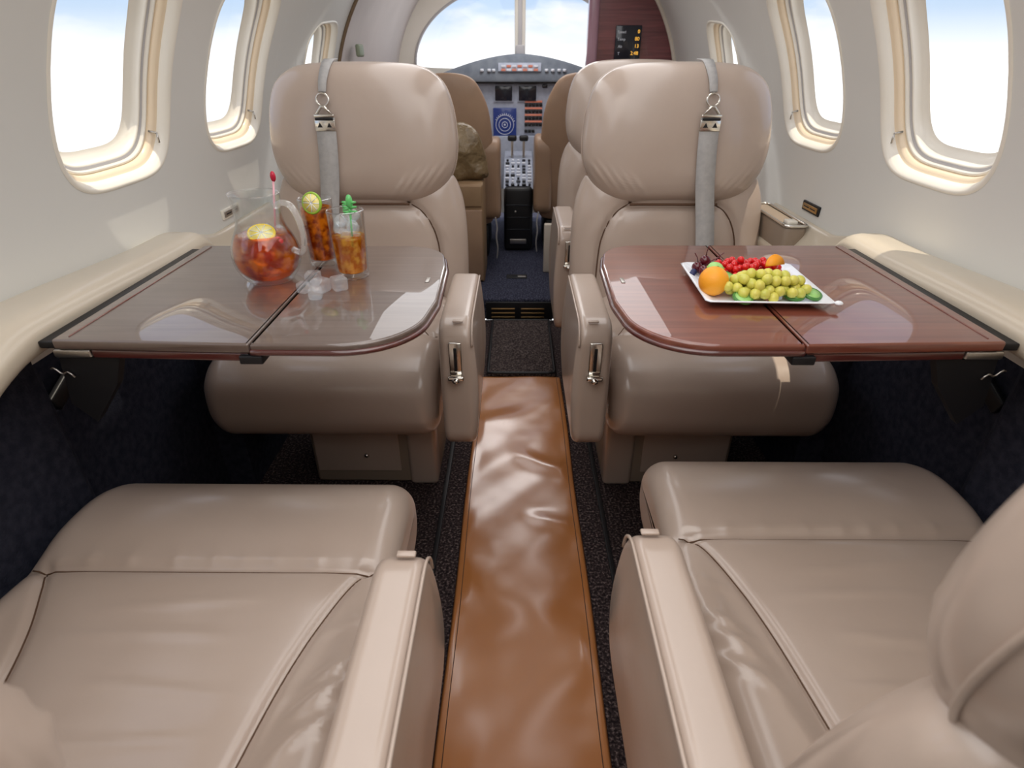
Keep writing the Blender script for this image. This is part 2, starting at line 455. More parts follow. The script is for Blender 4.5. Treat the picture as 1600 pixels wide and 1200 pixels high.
# windows
wn = 0
for side in (-1, 1):
    for (Yc, hw, pc, hp, _, _) in wins_for(side):
        wn += 1; N = 160
        small = hw < .16
        def rings(lst, loop=False):
            V = []; Fc = []
            for (sc_, dp) in lst:
                for k in range(N):
                    hx, hy = super_pt(2*PI*k/N, hw-sc_, hp-sc_/.745)
                    V.append(S(Yc+hx, pc+hy, side, dp))
            for r in range(len(lst)-1):
                for k in range(N): Fc.append([r*N+k, r*N+(k+1) % N, (r+1)*N+(k+1) % N, (r+1)*N+k])
            return V, Fc
        root = struct(obj('window_%d' % wn, *rings([(-.004, -.0005), (-.001, -.003), (.003, -.002), (.008, .004), (.011, .012), (.012, .018)]), 'trim'))
        obj('window_liner', *rings([(.011, .016), (.015, .019), (.018, .020), (.020, .028), (.021, .036)]), 'liner', root)
        obj('window_frame', *rings([(.020, .034), (.021, .031), (.024, .030), (.026, .032), (.026, .040), (.029, .039), (.033, .039), (.034, .042), (.034, .055), (.05, .06)]), 'trim', root)
        obj('shade_track', *rings([(.0262, .037), (.0275, .0375), (.029, .0375), (.031, .0385)]), 'track', root)
        def pane():
            V = []; Fc = []
            for r in range(9):
                t = r/8
                for k in range(N):
                    hx, hy = super_pt(2*PI*k/N, (hw-.032)*(1-t)+.002, (hp-.032/.745)*(1-t)+.002)
                    V.append(S(Yc+hx, pc+hy, side, .052))
            for r in range(8):
                for k in range(N): Fc.append([r*N+k, r*N+(k+1) % N, (r+1)*N+(k+1) % N, (r+1)*N+k])
            Fc.append([8*N+k for k in range(N)])
            return V, Fc
        if side > 0 and Yc < .7: obj('added_sun_blocker', *pane(), 'liner', root)  # opaque panel added in the unseen right windows to block the sun
        else: obj('window_pane', *pane(), 'pane', root)
        if not small:
            h = S(Yc+hw-.035, pc-hp+D(5.5), side, .024)
            q = S(Yc+hw-.035, pc-hp+D(5.5), side, .008)
            obj('shade_latch', *join(tube([h, q], .0022, 8), tube([q, q-Vector((0, 0, .018))], .0018, 8)), 'brushed', root)

# ------------------------------------------------------------------ ledge
def lstep(y, a, b, va, vb): return va+(vb-va)*smooth01((y-a)/(b-a))
def ledge_profile(Y, side):
    zi = .750-.010*smooth01((Y-.7)/.4) if Y < 1.12 else lstep(Y, 1.12, 1.30, .740, .615)
    if Y < .68: zi = lstep(Y, .38, .68, .62, .750)
    zw = .748-.016*smooth01((Y-.7)/.4) if Y < 1.14 else lstep(Y, 1.14, 1.38, .732, .675)
    if Y < .5: zw = lstep(Y, .1, .5, .70, .748)
    xi = .632 if Y < 1.12 else lstep(Y, 1.12, 1.3, .632, .655)
    if Y < .68: xi = lstep(Y, .40, .68, .66, .632)
    xw = S(Y, lo(Y), 1).x + .004
    xw = .749
    return [(xw, zw-.012), (xw-.004, zw-.004), (xw-.02, zw+.004), (xw*.6+xi*.4, zw*.55+zi*.45+.006), (xi+.03, zi+.007), (xi+.012, zi+.002), (xi+.002, zi-.008),
            (xi-.001, zi-.018), (xi+.003, zi-.034), (xi+.015, zi-.046), (xi+.05, zi-.055), (xw, zi-.06)]
def ledge(side):
    V = []; Fc = []; ys = [-1+3.9*i/260 for i in range(261)]
    n = None
    for Y in ys:
        P = catmull([(a, b) for a, b in ledge_profile(Y, side)], 5, False); n = len(P)
        for x, z in P: V.append(Vector((side*x, Y, z)))
    for i in range(len(ys)-1):
        for k in range(n-1): Fc.append([i*n+k, i*n+k+1, (i+1)*n+k+1, (i+1)*n+k])
    return V, Fc
tag(obj('side_ledge', *ledge(-1), 'ledge'), 'beige leather armrest ledge along the wall beside the grey-brown table', 'ledge')
tag(obj('side_ledge', *ledge(1), 'ledge'), 'beige leather armrest ledge along the wall beside the mahogany table', 'ledge')

# lower side walls (navy carpet), recess beside tables
for side, nm in ((-1, 'left'), (1, 'right')):
    P = [(-1.0, .735), (.752, .735), (.768, .745), (.772, .80), (1.24, .80), (1.25, .735), (2.95, .735)]
    V = []; Fc = []
    for (y, x) in P:
        V += [Vector((side*x, y, -.02)), Vector((side*x, y, .70 if y < 1.2 else .60))]
    for i in range(len(P)-1): Fc.append([2*i, 2*i+1, 2*i+3, 2*i+2])
    struct(obj('wall_lower_' + nm, V, Fc, 'navy', smooth=False), 'dark navy carpeted lower side wall')
    obox_ = obox('trim_%d' % (1 if side < 0 else 2), (side*.789, 1.0, .70), (.02, .5, .03), 'black', r=.003); struct(obox_)
    # sloping rail in the recess
    V, Fc = box((0, 0, 0), (.012, .30, .03), .004)
    o = obj('trim_%d' % (3 if side < 0 else 4), *mv((V, Fc), (side*.788, .95, .60), [('X', D(24))]), 'black'); struct(o)

# floor
struct(obox('floor', (0, .71, -.03), (1.62, 3.42, .06), 'carpet', r=0))
struct(obox('floor_forward', (0, 3.3, .05), (1.5, 1.75, .098), 'carpet_navy', r=.008))
for k, x in enumerate((-.208, .214)):
    struct(obox('trim_%d' % (5+k), (x, .5, .002), (.012, 2.8, .006), 'black', r=.001))
struct(obj('wall_back', *grid(lambda u, v: Vector((-.8+1.6*u, -1.0, 1.55*v)), 2, 2), 'wall'))

# ------------------------------------------------------------------ aisle runner
def runner_f(u, v):
    y = -.95+2.82*v; x = -.150+.302*u + .0015*math.sin(9*y)
    w = .0
    w += .005*math.exp(-((y-1.62-.12*(u-.5))/.045)**2)*(.5+.5*math.sin(5*u+1))
    w += .007*math.exp(-((y-1.36+.16*(u-.6))/.035)**2)*smooth01((u-.35)/.3)
    w += .006*math.exp(-((y-1.12+.10*(u-.6))/.03)**2)*smooth01((u-.45)/.3)
    w += .005*math.exp(-((y-.88+.22*(u-.3))/.06)**2)
    w += .0015*math.sin(13*y+4*u)+.001*math.sin(31*y-9*u)
    e = min(u, 1-u); w *= smooth01(e/.12)
    return Vector((x, y, .010+w - .004*math.exp(-(e/.012)**2)))
V, Fc = grid(runner_f, 60, 420)
R = tag(obj('aisle_runner', V, Fc, 'runner'), 'long tan leather runner covering the aisle floor', 'runner')
sol = R.modifiers.new('thick', 'SOLIDIFY'); sol.thickness = .006; sol.offset = -1
for e in (.05, .95):
    pts = [runner_f(e, k/300)+Vector((0, 0, .0004)) for k in range(301)]
    obj('stitching', *tube(pts, .0009, 6), 'thread', R)

# mat with piping in front of the step
V, Fc = box((0.006, 2.13, .012), (.256, .50, .016), .004)
mt = tag(sharp(obj('floor_mat', V, Fc, 'mat')), 'dark speckled carpet mat between the tan runner and the step', 'mat')
per = [(-.118, 1.885), (.130, 1.885), (.130, 2.375), (-.118, 2.375)]
obj('piping', *tube([(x, y, .018) for x, y in resample(per, 60)], .006, 8, True), 'black', mt)

g = empty('step_grille', (0, 2.41, 0), 0, 'black vent grille with thin brass slats on the riser of the aisle step', 'grille')
obox('backing_plate', (0, .010, .045), (.30, .012, .085), 'black', g, .002)
for k in range(3):
    for (xa, xb) in ((-.125, -.020), (.008, .112)):
        obox('slat', ((xa+xb)/2, 0, .018+.020*k), (xb-xa, .007, .006), 'brass', g, .001)
V, Fc = box((-.012, 2.72, .1015), (.10, .05, .005), .002)
fl = tag(obj('floor_latch', V, Fc, 'black'), 'small black latch plate with a bright tab in the forward navy carpet', 'latch')
obox('tab', (.012, 2.715, .105), (.04, .022, .004), 'brushed', fl, .001)

# ------------------------------------------------------------------ seats
def seat(name, loc, rz, s, label, hw=.26, depth=.60, arm_x=.315, arm_y0=-.72, arm_y1=-.31, arm_top=.56, arm_bot=.30, zt=.425, zb=.27,
         back_y=-.54, recline=9, belt=None, basex=0, back_x=0, aw=.034, wrinkle=1.0, mname='leather', hi=True, post=True, head=True, front_base=-.19, group=None, cat='armchair'):
    root = empty(name, loc, rz, label, cat, group)
    # --- cushion
    rf = (zt-zb)/2
    pr = [(-depth, zb), (-depth*.5, zb-.0), (-.10, zb), (-.04, zb+.012), (-.008, zb+rf*.55), (0, zb+rf), (-.010, zt-rf*.45), (-.045, zt-.010), (-.09, zt+.004), (-.15, zt+.007), (-.21, zt), (-.30, zt-.004), (-.42, zt-.010), (-depth, zt-.02), (-depth-.01, (zt+zb)/2)]
    pr = resample(catmull(pr, 8), 220 if hi else 90)
    ys = -.225
    seams = [[(-hw*.93, ys+.002), (-hw*.4, ys-.004), (hw*.4, ys-.004), (hw*.93, ys+.002)]]
    for q in (-1, 1):
        seams.append(catmull([(q*hw*.86, ys), (q*hw*.79, ys-.03), (q*hw*.68, ys-.10), (q*hw*.60, ys-.18), (q*hw*.54, ys-.28), (q*hw*.50, ys-.36)], 6, False))
    def disp(x, y, z, ny, nz):
        if nz < .1 or y < -depth+.03: return 0
        f = min(1, (nz-.1)/.3); d = 0
        for i, sm in enumerate(seams):
            if i == 0: dd = abs(y-ys-.0) if abs(x) < hw*.93 else polydist((x, y), sm)
            else: dd = polydist((x, y), sm)
            a = .010 if i == 0 else .007
            d -= a*math.exp(-(dd/.007)**2) + .004*math.exp(-(dd/.03)**2)
        if y < ys:
            # bolsters rise above the centre panel
            e = (abs(x)-hw*(.86-.36*smooth01((ys-y)/.36)))/.05
            d += .014*smooth01(e)*smooth01((ys-y)/.10) - .004*smooth01((ys-y)/.1)
            # creases toward the arm side
            for (cy, ang, amp, wd) in ((ys-.10, .45, .003, .007), (ys-.17, .55, .006, .008), (ys-.20, .62, .007, .009), (ys-.24, .7, .006, .008)):
                t = y-(cy+(s*x-hw*.75)*ang)
                d += wrinkle*amp*math.exp(-(t/wd)**2)*smooth01((s*x-hw*.62)/.06)
            for k in range(5):
                cy = ys-.06-.055*k
                t = y-(cy+.012*math.sin(9*x+k*1.7))
                d += wrinkle*.0020*math.exp(-(t/.006)**2)*smooth01((hw*.5-abs(x+.03*math.sin(k*2.1)))/.08)
        else:
            for k in range(9):
                xx = -hw*.8+hw*1.6*k/8+.01*math.sin(k*5)
                d += wrinkle*.0020*math.exp(-((x-xx)/.010)**2)*math.exp(-((y-ys-.012)/.012)**2)
        return d*f
    nx = 150 if hi else 50
    cu = obj('seat_cushion', *proflot(pr, -hw, hw, .045, nx, 10, disp), mname, root)
    if hi:
        top = sorted([q for q in pr if q[1] > (zt+zb)/2 and q[0] < -.02], key=lambda q: q[0])
        def zt_at(y):
            for a, b in zip(top, top[1:]):
                if a[0] <= y <= b[0]: return a[1]+(b[1]-a[1])*(y-a[0])/(b[0]-a[0]+1e-9)
            return zt
        for i, sm in enumerate(seams):
            pts = resample(sm, 60, False)
            pts = [(x, y, zt_at(y)+disp(x, y, 1, 0, 1)+.0006) for x, y in pts if y > -depth+.05]
            obj('seam', *tube(pts, .0011, 6), 'thread', cu)
    # --- base
    bx0, bx1 = (-.115+basex, .225+basex)
    if s < 0: bx0, bx1 = -bx1, -bx0
    zz = zb-.005
    b = obj('seat_base', *box(((bx0+bx1)/2, front_base-.2, zz/2+.002), (bx1-bx0, .40, zz), .012), 'leather_dark', root)
    if post:
        px = (bx1-.038) if s > 0 else (bx0+.038)
        obj('corner_post', *box((px, front_base-.02, zz/2+.002), (.078, .06, zz), .012), mname, root)
        obj('release_knob', *mv(sphere(.007, 12), ((bx0+bx1)/2-s*.02, front_base+.006, .10)), 'chrome', root)
        obj('inset_panel', *box(((bx0+bx1)/2-s*.045, front_base+.001, zz/2+.01), (bx1-bx0-.11, .006, zz-.07), .003), mname, root)
    # --- armrest slab
    ax = s*arm_x; r1 = .06
    ap = rrect(arm_y0, arm_y1, arm_bot, arm_top, (.03, .05, .045, .03), 10)
    ap = resample(ap, 120)
    def adisp(x, y, z, ny, nz):
        o = s*(x-ax)/.036
        k = 0
        if ny > .2: k += .006*math.sin(PI*max(0, min(1, (z-arm_bot)/(arm_top-arm_bot))))
        return k
    V, Fc = proflot(ap, ax-aw, ax+aw, .014, 10, 6, adisp)
    V2 = []
    for v in V:
        o = s*(v.x-ax)/aw
        zf = max(0, min(1, (v.z-arm_bot)/(arm_top-arm_bot)))
        v = Vector(v)
        if o > .2: v.x += s*.010*math.sin(PI*min(1, zf*1.05))*(o-.2)/.8
        V2.append(v)
    ar = obj('armrest', V2, Fc, mname, root)
    # piping line along the outer upper edge
    pts = [(ax+s*aw, arm_y1-.01-.0*k, 0) for k in range(1)]
    zs = []
    for k in range(40):
        t = k/39
        if t < .25:
            a = t/.25*PI/2; zs.append((ax+s*aw, arm_y1+.003-.045*(1-math.sin(a+0)) if False else arm_y1-.045+.048*math.cos(a), arm_top-.045+.045*math.sin(a)))
        else: zs.append((ax+s*aw, arm_y1-.045-(t-.25)/.75*(arm_y1-arm_y0-.08), arm_top+.0))
    obj('piping', *tube([(x, y, z-.002) for x, y, z in zs], .0022, 6), mname, ar)
    # latch on the front end
    ly = arm_y1+.006
    pl = obj('latch_plate', *box((ax, ly-.001, arm_top-.075), (.026, .006, .078), .0025), 'chrome', root)
    obj('slot', *box((ax, ly+.003, arm_top-.073), (.006, .003, .052), .001), 'black', pl)
    obj('latch_lever', *join(box((ax, ly+.008, arm_top-.112), (.034, .014, .010), .004), mv(sphere(.009, 12, .8), (ax, ly+.012, arm_top-.116))), 'chrome', pl)
    obj('end_tab', *box((ax+s*.006, arm_y1-.020, arm_top+.0), (.022, .009, .004), .002), mname, ar)
    # --- back
    rc = D(recline)
    def mp(oy, oz, th=None):
        def f(u, v, h):
            return Vector((u+s*back_x, back_y + h*math.cos(rc) - v*math.sin(rc), .70 + v*math.cos(rc) + h*math.sin(rc)))
        return f
    f = mp(0, 0)
    half = [(0, -.42), (.16, -.42), (.235, -.40), (.255, -.34), (.262, -.20), (.262, -.10), (.258, -.03), (.246, .03), (.215, .075), (.12, .09), (0, .09)]
    ol = half + [(-u, v) for u, v in half[::-1][1:-1]]
    ol = resample(catmull(ol, 6), 200 if hi else 90)
    gs = [catmull([(q*.105, .0), (q*.150, -.03), (q*.180, -.09), (q*.190, -.18), (q*.192, -.36)], 5, False) for q in (-1, 1)]
    gs.append([(-.11, -.006), (.11, -.006)])
    def hf(u, v):
        d = 0
        for i, g_ in enumerate(gs): d -= .012*math.exp(-(polydist((u, v), g_)/.007)**2) + .005*math.exp(-(polydist((u, v), g_)/.03)**2)
        for k in range(5):
            d += .0034*math.exp(-((u-s*(.13+.012*k)+.5*s*(v+.02))/.0045)**2)*math.exp(-((v+.03+.01*k)/.03)**2)*wrinkle
        return d
    bk = obj('backrest', *puff(ol, .062, .055, f, 46 if hi else 20, 5, hf), mname, root)
    def hsurf(ol_, cen, t, p):
        def g_(u, v):
            a = math.atan2(v-cen[1], u-cen[0]); best = None
            rr = max(1e-6, math.hypot(u-cen[0], v-cen[1]))
            R_ = min(ol_, key=lambda q: abs((math.atan2(q[1]-cen[1], q[0]-cen[0])-a+PI) % (2*PI)-PI))
            r = min(1, rr/math.hypot(R_[0]-cen[0], R_[1]-cen[1])); return t*math.sqrt(max(0, 1-r**p))
        return g_
    if hi:
        cen = (sum(q[0] for q in ol)/len(ol), sum(q[1] for q in ol)/len(ol)); hs = hsurf(ol, cen, .062, 5)
        for g_ in gs[:2]:
            pts = [f(u, v, hs(u, v)+hf(u, v)+.003) for u, v in resample(g_, 40, False)]
            obj('seam', *tube(pts, .0018, 6), 'thread', bk)
    if hi: obj('headrest_seam', *tube([f(u, -.004, .0655) for u in [-.115+.23*k/30 for k in range(31)]], .0035, 8), 'thread', bk)
    # --- headrest
    hh = [(0, .003), (.12, .003), (.172, .014), (.207, .042), (.232, .085), (.242, .135), (.241, .185), (.233, .238), (.213, .288), (.172, .320), (.115, .333), (0, .337)]
    ho = hh + [(-u, v) for u, v in hh[::-1][1:-1]]
    ho = resample(catmull(ho, 6), 200 if hi else 90)
    def hf2(u, v):
        d = 0
        for k in range(7):
            for q in (-1, 1):
                u0 = q*(.085+.020*k)
                t = (u-u0)*.75 - q*(v-.03)*.62
                d += wrinkle*.0042*math.exp(-(t/.0045)**2)*math.exp(-((v-.040-.010*k)/.030)**2)*(1.0 if q == s else .5)
        d += .006*math.exp(-((v-.19)/.10)**2)*math.exp(-(u/.16)**2)
        return d
    fh = lambda u, v, h: f(u, v, h) + Vector((0, .022, 0))
    hd = obj('headrest', *puff(ho, .066, .060, fh, 46 if hi else 20, 6, hf2), mname, root)
    if hi:
        pts = [fh(u*1.0, v, -.012) for u, v in ho]
        obj('welt', *tube(pts, .0022, 6, True), mname, hd)
        pts = [fh(u, .006, .0155+.004*math.cos(u*20)) for u in [-.10+.2*k/20 for k in range(21)]]
        obj('seam', *tube(pts, .0022, 6), 'thread', hd)
    # --- belt
    if belt:
        bx = belt
        up = [fh(bx+.002, .345, -.02), fh(bx, .338, .018), fh(bx-.0, .32, .050), fh(bx-s*.004, .29, .071), fh(bx-s*.006, .262, .078)]
        bl = obj('shoulder_belt', *ribbon(catmull([tuple(p) for p in up], 6, False), [.030-.012*k/24 for k in range(25)], .003, (1, 0, 0)), 'belt', root)
        lw = [fh(bx-s*.006, .205, .080), fh(bx-s*.006, .14, .080), fh(bx-s*.012, .06, .074), fh(bx-s*.020, .0, .070), fh(bx-s*.030, -.08, .070), fh(bx-s*.042, -.20, .070), fh(bx-s*.05, -.30, .066)]
        obj('lap_webbing', *ribbon(catmull([tuple(p) for p in lw], 6, False), .048, .003, (1, 0, 0)), 'belt', bl)
        ring = [fh(bx-s*.006+.015*math.cos(a), .245+.014*math.sin(a), .082) for a in [2*PI*k/24 for k in range(24)]]
        obj('buckle_ring', *tube(ring, .0025, 8, True), 'chrome', bl)
        # buckle plate with notches and two small triangles
        c = fh(bx-s*.006, .205, .085)
        pl = obj('buckle', *join(mv(box((0, 0, 0), (.050, .006, .026), .002), tuple(c+Vector((0, 0, -.018)))), mv(box((0, 0, 0), (.050, .007, .007), .002), tuple(c+Vector((0, 0, .004)))),
                 mv(tube([(-.021, 0, .004), (-.004, 0, .024), (.004, 0, .024), (.021, 0, .004)], .0035, 8), tuple(c))), 'chrome', bl)
        for q in (-.011, .012):
            tv = [Vector((q-.006, .0042, -.022)), Vector((q+.006, .0042, -.022)), Vector((q, .0042, -.011))]
            tv = [c+t for t in tv] + [c+t+Vector((0, -.003, 0)) for t in tv]
            obj('buckle_mark', tv, [[0, 1, 2], [5, 4, 3], [0, 3, 4, 1], [1, 4, 5, 2], [2, 5, 3, 0]], 'black', bl, False)
        obj('buckle_mark', *mv(box((0, 0, 0), (.044, .003, .005), .001), tuple(c+Vector((0, .0035, -.003)))), 'black', bl)
    return root

# near seats face forward (+Y)
seat('cabin_armchair', (-.455, .80, 0), 0, 1, 'taupe leather seat in the near left corner, facing forward to the grey-brown table', hw=.268, depth=.64, arm_x=.312, aw=.029, arm_y1=-.312, arm_y0=-.80, back_y=-.690, back_x=.025, recline=19, zt=.425)
seat('cabin_armchair', (.475, .87, 0), 0, -1, 'taupe leather seat in the near right corner, facing forward, its headrest cutting the edge', hw=.258, depth=.68, arm_x=.324, aw=.029, arm_y1=-.345, arm_y0=-.86, back_y=-.70, recline=12, back_x=.048, zt=.425)
# facing seats (aft-facing, -Y)
seat('cabin_armchair', (-.455, 1.08, 0), PI, -1, 'taupe leather seat facing the camera behind the grey-brown table with the drinks', hw=.264, depth=.50, arm_x=.318, arm_y1=.035, arm_y0=-.30, arm_top=.585, arm_bot=.28, zt=.455, zb=.258, back_y=-.545, recline=8, belt=.068, back_x=.042)
seat('cabin_armchair', (.455, 1.08, 0), PI, 1, 'taupe leather seat facing the camera behind the mahogany table with the fruit', hw=.256, depth=.50, arm_x=.308, arm_y1=.035, arm_y0=-.30, arm_top=.585, arm_bot=.28, zt=.455, zb=.258, back_y=-.545, recline=8, belt=-.055, back_x=.055)
# second seat on the right
seat('cabin_armchair', (.455, 1.80, 0), PI, 1, 'further taupe seat showing only its edge behind the right facing seat', hw=.256, depth=.50, arm_x=.305, arm_y1=.035, arm_y0=-.30, arm_top=.585, arm_bot=.24, zt=.455, zb=.258, back_y=-.50, recline=6, back_x=.05, hi=False, wrinkle=0)

# pilot seats
def pilot_seat(x, s, label, y=3.05):
    root = empty('pilot_chair', (x, y, .10), 0, label, 'pilot chair')
    half = [(0, -.10), (.15, -.10), (.20, -.06), (.205, .10), (.20, .32), (.185, .45), (.15, .54), (.10, .595), (0, .61)]
    ol = resample(catmull(half+[(-u, v) for u, v in half[::-1][1:-1]], 5), 110)
    obj('backrest', *puff(ol, .05, .045, lambda u, v, h: Vector((u, h-.12*v, .28+v*.98)), 24, 4), 'leather_brown', root)
    hx = s*(.185 if s < 0 else .19)
    obj('side_wing', *proflot(resample(rrect(-.07, .14, .22, .60, (.05, .05, .08, .06), 8), 60), hx-.046, hx+.046, .022, 6, 5), 'leather_brown', root)
    obj('seat_cushion', *box((0, .25, .24), (.40, .42, .12), .04), 'leather_brown', root)
    obj('seat_base', *box((0, .22, .09), (.34, .38, .18), .02), 'black', root)
    q = [(hx+s*.02, -.078, .24), (hx+s*.028, -.082, .19), (hx+s*.024, -.08, .14), (hx+s*.030, -.07, .08), (hx+s*.024, -.05, .02)]
    obj('harness_strap', *ribbon(catmull(q, 6, False), .007, .003, (1, 0, 0)), 'belt', root)
    return root
pilot_seat(-.33, 1, 'brown leather pilot seat seen from behind beside the tan cabinet', 3.0)
pilot_seat(.305, -1, 'brown leather pilot seat seen from behind in front of the mahogany partition', 3.12)

# ------------------------------------------------------------------ tables
def slab(outline, z0, z1, r, n=6):
    """outline polygon (x,y) extruded with rounded edge (radius r)"""
    N = len(outline)
    area = sum(outline[i][0]*outline[(i+1) % N][1]-outline[(i+1) % N][0]*outline[i][1] for i in range(N)); sg = 1 if area > 0 else -1
    nm = []
    for i in range(N):
        a = outline[i-1]; b = outline[(i+1) % N]; tx, ty = b[0]-a[0], b[1]-a[1]; l = math.hypot(tx, ty) or 1; nm.append((sg*ty/l, -sg*tx/l))
    st = []
    for k in range(n+1):
        a = PI/2*k/n; st.append((z0+r*(1-math.cos(a)), r*(1-math.sin(a))))
    for k in range(n, -1, -1):
        a = PI/2*k/n; st.append((z1-r*(1-math.cos(a)), r*(1-math.sin(a))))
    V = []; Fc = []
    for z, ins in st:
        for i in range(N): V.append(Vector((outline[i][0]-nm[i][0]*ins, outline[i][1]-nm[i][1]*ins, z)))
    for s_ in range(len(st)-1):
        for i in range(N): Fc.append([s_*N+i, s_*N+(i+1) % N, (s_+1)*N+(i+1) % N, (s_+1)*N+i])
    Fc.append(list(range(N))); Fc.append([(len(st)-1)*N+i for i in range(N)])
    return V, Fc

def corner_outline(pts):
    """pts: (x,y,r) -> rounded polygon"""
    out = []; N = len(pts)
    for i in range(N):
        x, y, r = pts[i]; a = pts[i-1]; b = pts[(i+1) % N]
        da = Vector((a[0]-x, a[1]-y)).normalized(); db = Vector((b[0]-x, b[1]-y)).normalized()
        if r <= 0: out.append((x, y)); continue
        ang = da.angle(db); t = r/math.tan(ang/2)
        p0 = Vector((x, y))+da*t; p1 = Vector((x, y))+db*t
        cen = Vector((x, y))+(da+db).normalized()*(r/math.sin(ang/2))
        a0 = math.atan2(p0.y-cen.y, p0.x-cen.x); a1 = math.atan2(p1.y-cen.y, p1.x-cen.x)
        d = (a1-a0+PI) % (2*PI)-PI
        for k in range(13): out.append((cen.x+r*math.cos(a0+d*k/12), cen.y+r*math.sin(a0+d*k/12)))
    return out

def table(s, label, m, y0, y1, xi):
    root = empty('folding_table', (s*.40, .87, .733), 0, label, 'table')
    o = lambda P: [(s*x-s*.40, y-.87) for x, y in P]
    z1 = 0.0
    outer = corner_outline([(.610, y0+.010, .004), (.610, y1, .004), (.3525, y1, .002), (.3525, y0, .002)])
    inner = corner_outline([(.3505, y0, .002), (.3505, y1, .002), (xi+.018, y1, .075), (xi, y1-.12, .05), (xi-.004, y0+.15, .05), (xi+.015, y0-.002, .105)])
    a = obj('outer_leaf', *slab(o(outer), -.014, z1, .0035), m, root); sharp(a, 60)
    b = obj('inner_leaf', *slab(o(inner), -.014, z1, .0045), m, root); sharp(b, 60)
    # dark edge band just under each top
    low = corner_outline([(.565, y0+.012, .003), (.565, y1-.01, .003), (.356, y1-.01, .002), (.356, y0+.003, .002)])
    sharp(obj('edge_band', *slab(o(low), -.027, -.0145, .003), 'mahog_edge', root), 60)
    rimm = [(x, y, -.012) for x, y in o(resample(inner, 160))]
    obj('edge_band', *tube(rimm, .0042, 8, True), 'mahog_edge', root)
    obj('bevel_highlight_line', *tube([(s*(.592-.40), y0-.87+.02, .0003), (s*(.592-.40), y1-.87-.01, .0003)], .0010, 6), 'mahog', root)  # thin line standing in for the highlight along the table's bevel
    # support arm and hinge under the outer leaf
    obj('support_bar', *box((s*(.592-.40), y0-.87+.020, -.0215), (.050, .014, .012), .003), 'brushed', root)
    tv = [Vector((s*(x-.40), y-.87, z)) for y in (y0+.018, y0+.032) for (x, z) in ((.615, -.029), (.535, -.029), (.552, -.070), (.60, -.13), (.625, -.10))]
    obj('hinge_bracket', tv, [[0, 1, 2, 3, 4], [9, 8, 7, 6, 5]]+[[i, (i+1) % 5, (i+1) % 5+5, i+5] for i in range(5)], 'black', root, False)
    obj('seam_hinge', *box((s*(.352-.40), y0-.87+.012, -.022), (.03, .03, .012), .002), 'black', root)
    obj('hinge_spring', *tube([(s*(.622-.40)+.004*math.sin(k*1.5), y0-.87+.014, -.045-.0*k) if False else (s*(.63-.40-.0035*k), y0-.87+.015, -.045-.0012*k+.003*math.sin(k*1.3)) for k in range(9)], .0012, 6), 'brushed', root)
    obj('gap_shade_strip', *box((s*(.622-.40), (y0+y1)/2-.87+.005, -.010), (.021, y1-y0-.02, .010), .002), 'black', root)  # black strip standing in for the shaded gap between table and ledge
    # tiny release mark on the inner leaf
    obj('release_mark', *box((s*(xi+.022-.40), .02, .0006), (.006, .022, .0015), .0005), 'brushed', root)
    return root
table(-1, 'glossy grey-brown folding table carrying the pitcher and two glasses', 'wood_grey_sheen', .652, 1.082, .135)
table(1, 'glossy red mahogany folding table carrying the plate of fruit', 'mahog', .655, 1.092, .135)

# ------------------------------------------------------------------ drinks
TZ = .7335
JX, JY = -.409, .890
p = empty('glass_pitcher', (JX, JY, TZ), 0, 'round clear glass pitcher of amber iced tea on the grey-brown table', 'pitcher')
outp = [(.0, .0), (.030, .0), (.036, .004), (.046, .018), (.0515, .036), (.0505, .054), (.045, .070), (.038, .084), (.0350, .096), (.0350, .116), (.0365, .132), (.0370, .136)]
inp = [(.0350, .136), (.0345, .132), (.033, .116), (.033, .096), (.036, .085), (.043, .070), (.0485, .054), (.0493, .036), (.044, .020), (.034, .009), (.028, .006), (0, .006)]
pts = resample(catmull(outp, 4, False), 50, False) + resample(catmull(inp, 4, False), 50, False)
V, Fc = lathe([(max(r, .0002), z) for r, z in pts], 56)
for v in V:   # pouring lip toward -x
    if v.z > .115:
        a = math.atan2(v.y, v.x); k = math.exp(-((abs(a)-PI)/.35)**2)*smooth01((v.z-.115)/.02); v.x -= .004*k
obj('jug_body', V, Fc, 'glass', p)
hp = catmull([(.034, 0, .118), (.046, 0, .124), (.060, 0, .120), (.070, 0, .100), (.073, 0, .075), (.069, 0, .055), (.062, 0, .050), (.0505, 0, .054)], 8, False)
obj('handle', *mv(tube(hp, .0058, 12, flat=.8), (0, 0, 0), [('Z', D(-15))]), 'glass_thick', p)
liq = [(.0002, .0065), (.027, .0065), (.0335, .0095), (.0435, .0205), (.0486, .036), (.0478, .054), (.0435, .067), (.0405, .0735), (.0002, .0735)]
obj('iced_tea', *lathe(resample(liq, 40, False), 48), 'tea', p)
for k, (x, y, z, a) in enumerate([(-.018, -.022, .072, .3), (.004, .012, .076, 1.0), (.022, .010, .074, .6), (-.018, .014, .074, 2.0), (-.026, -.010, .066, 1.3)]):
    ic = obj('ice_cube', *mv(box((0, 0, 0), (.019, .018, .018), .004), (JX+x, JY+y, TZ+z), [('X', a), ('Z', a*2)]), 'ice')
    tag(ic, 'clear ice cube floating in the amber tea of the pitcher', 'ice cube', 'ice cubes in the pitcher')
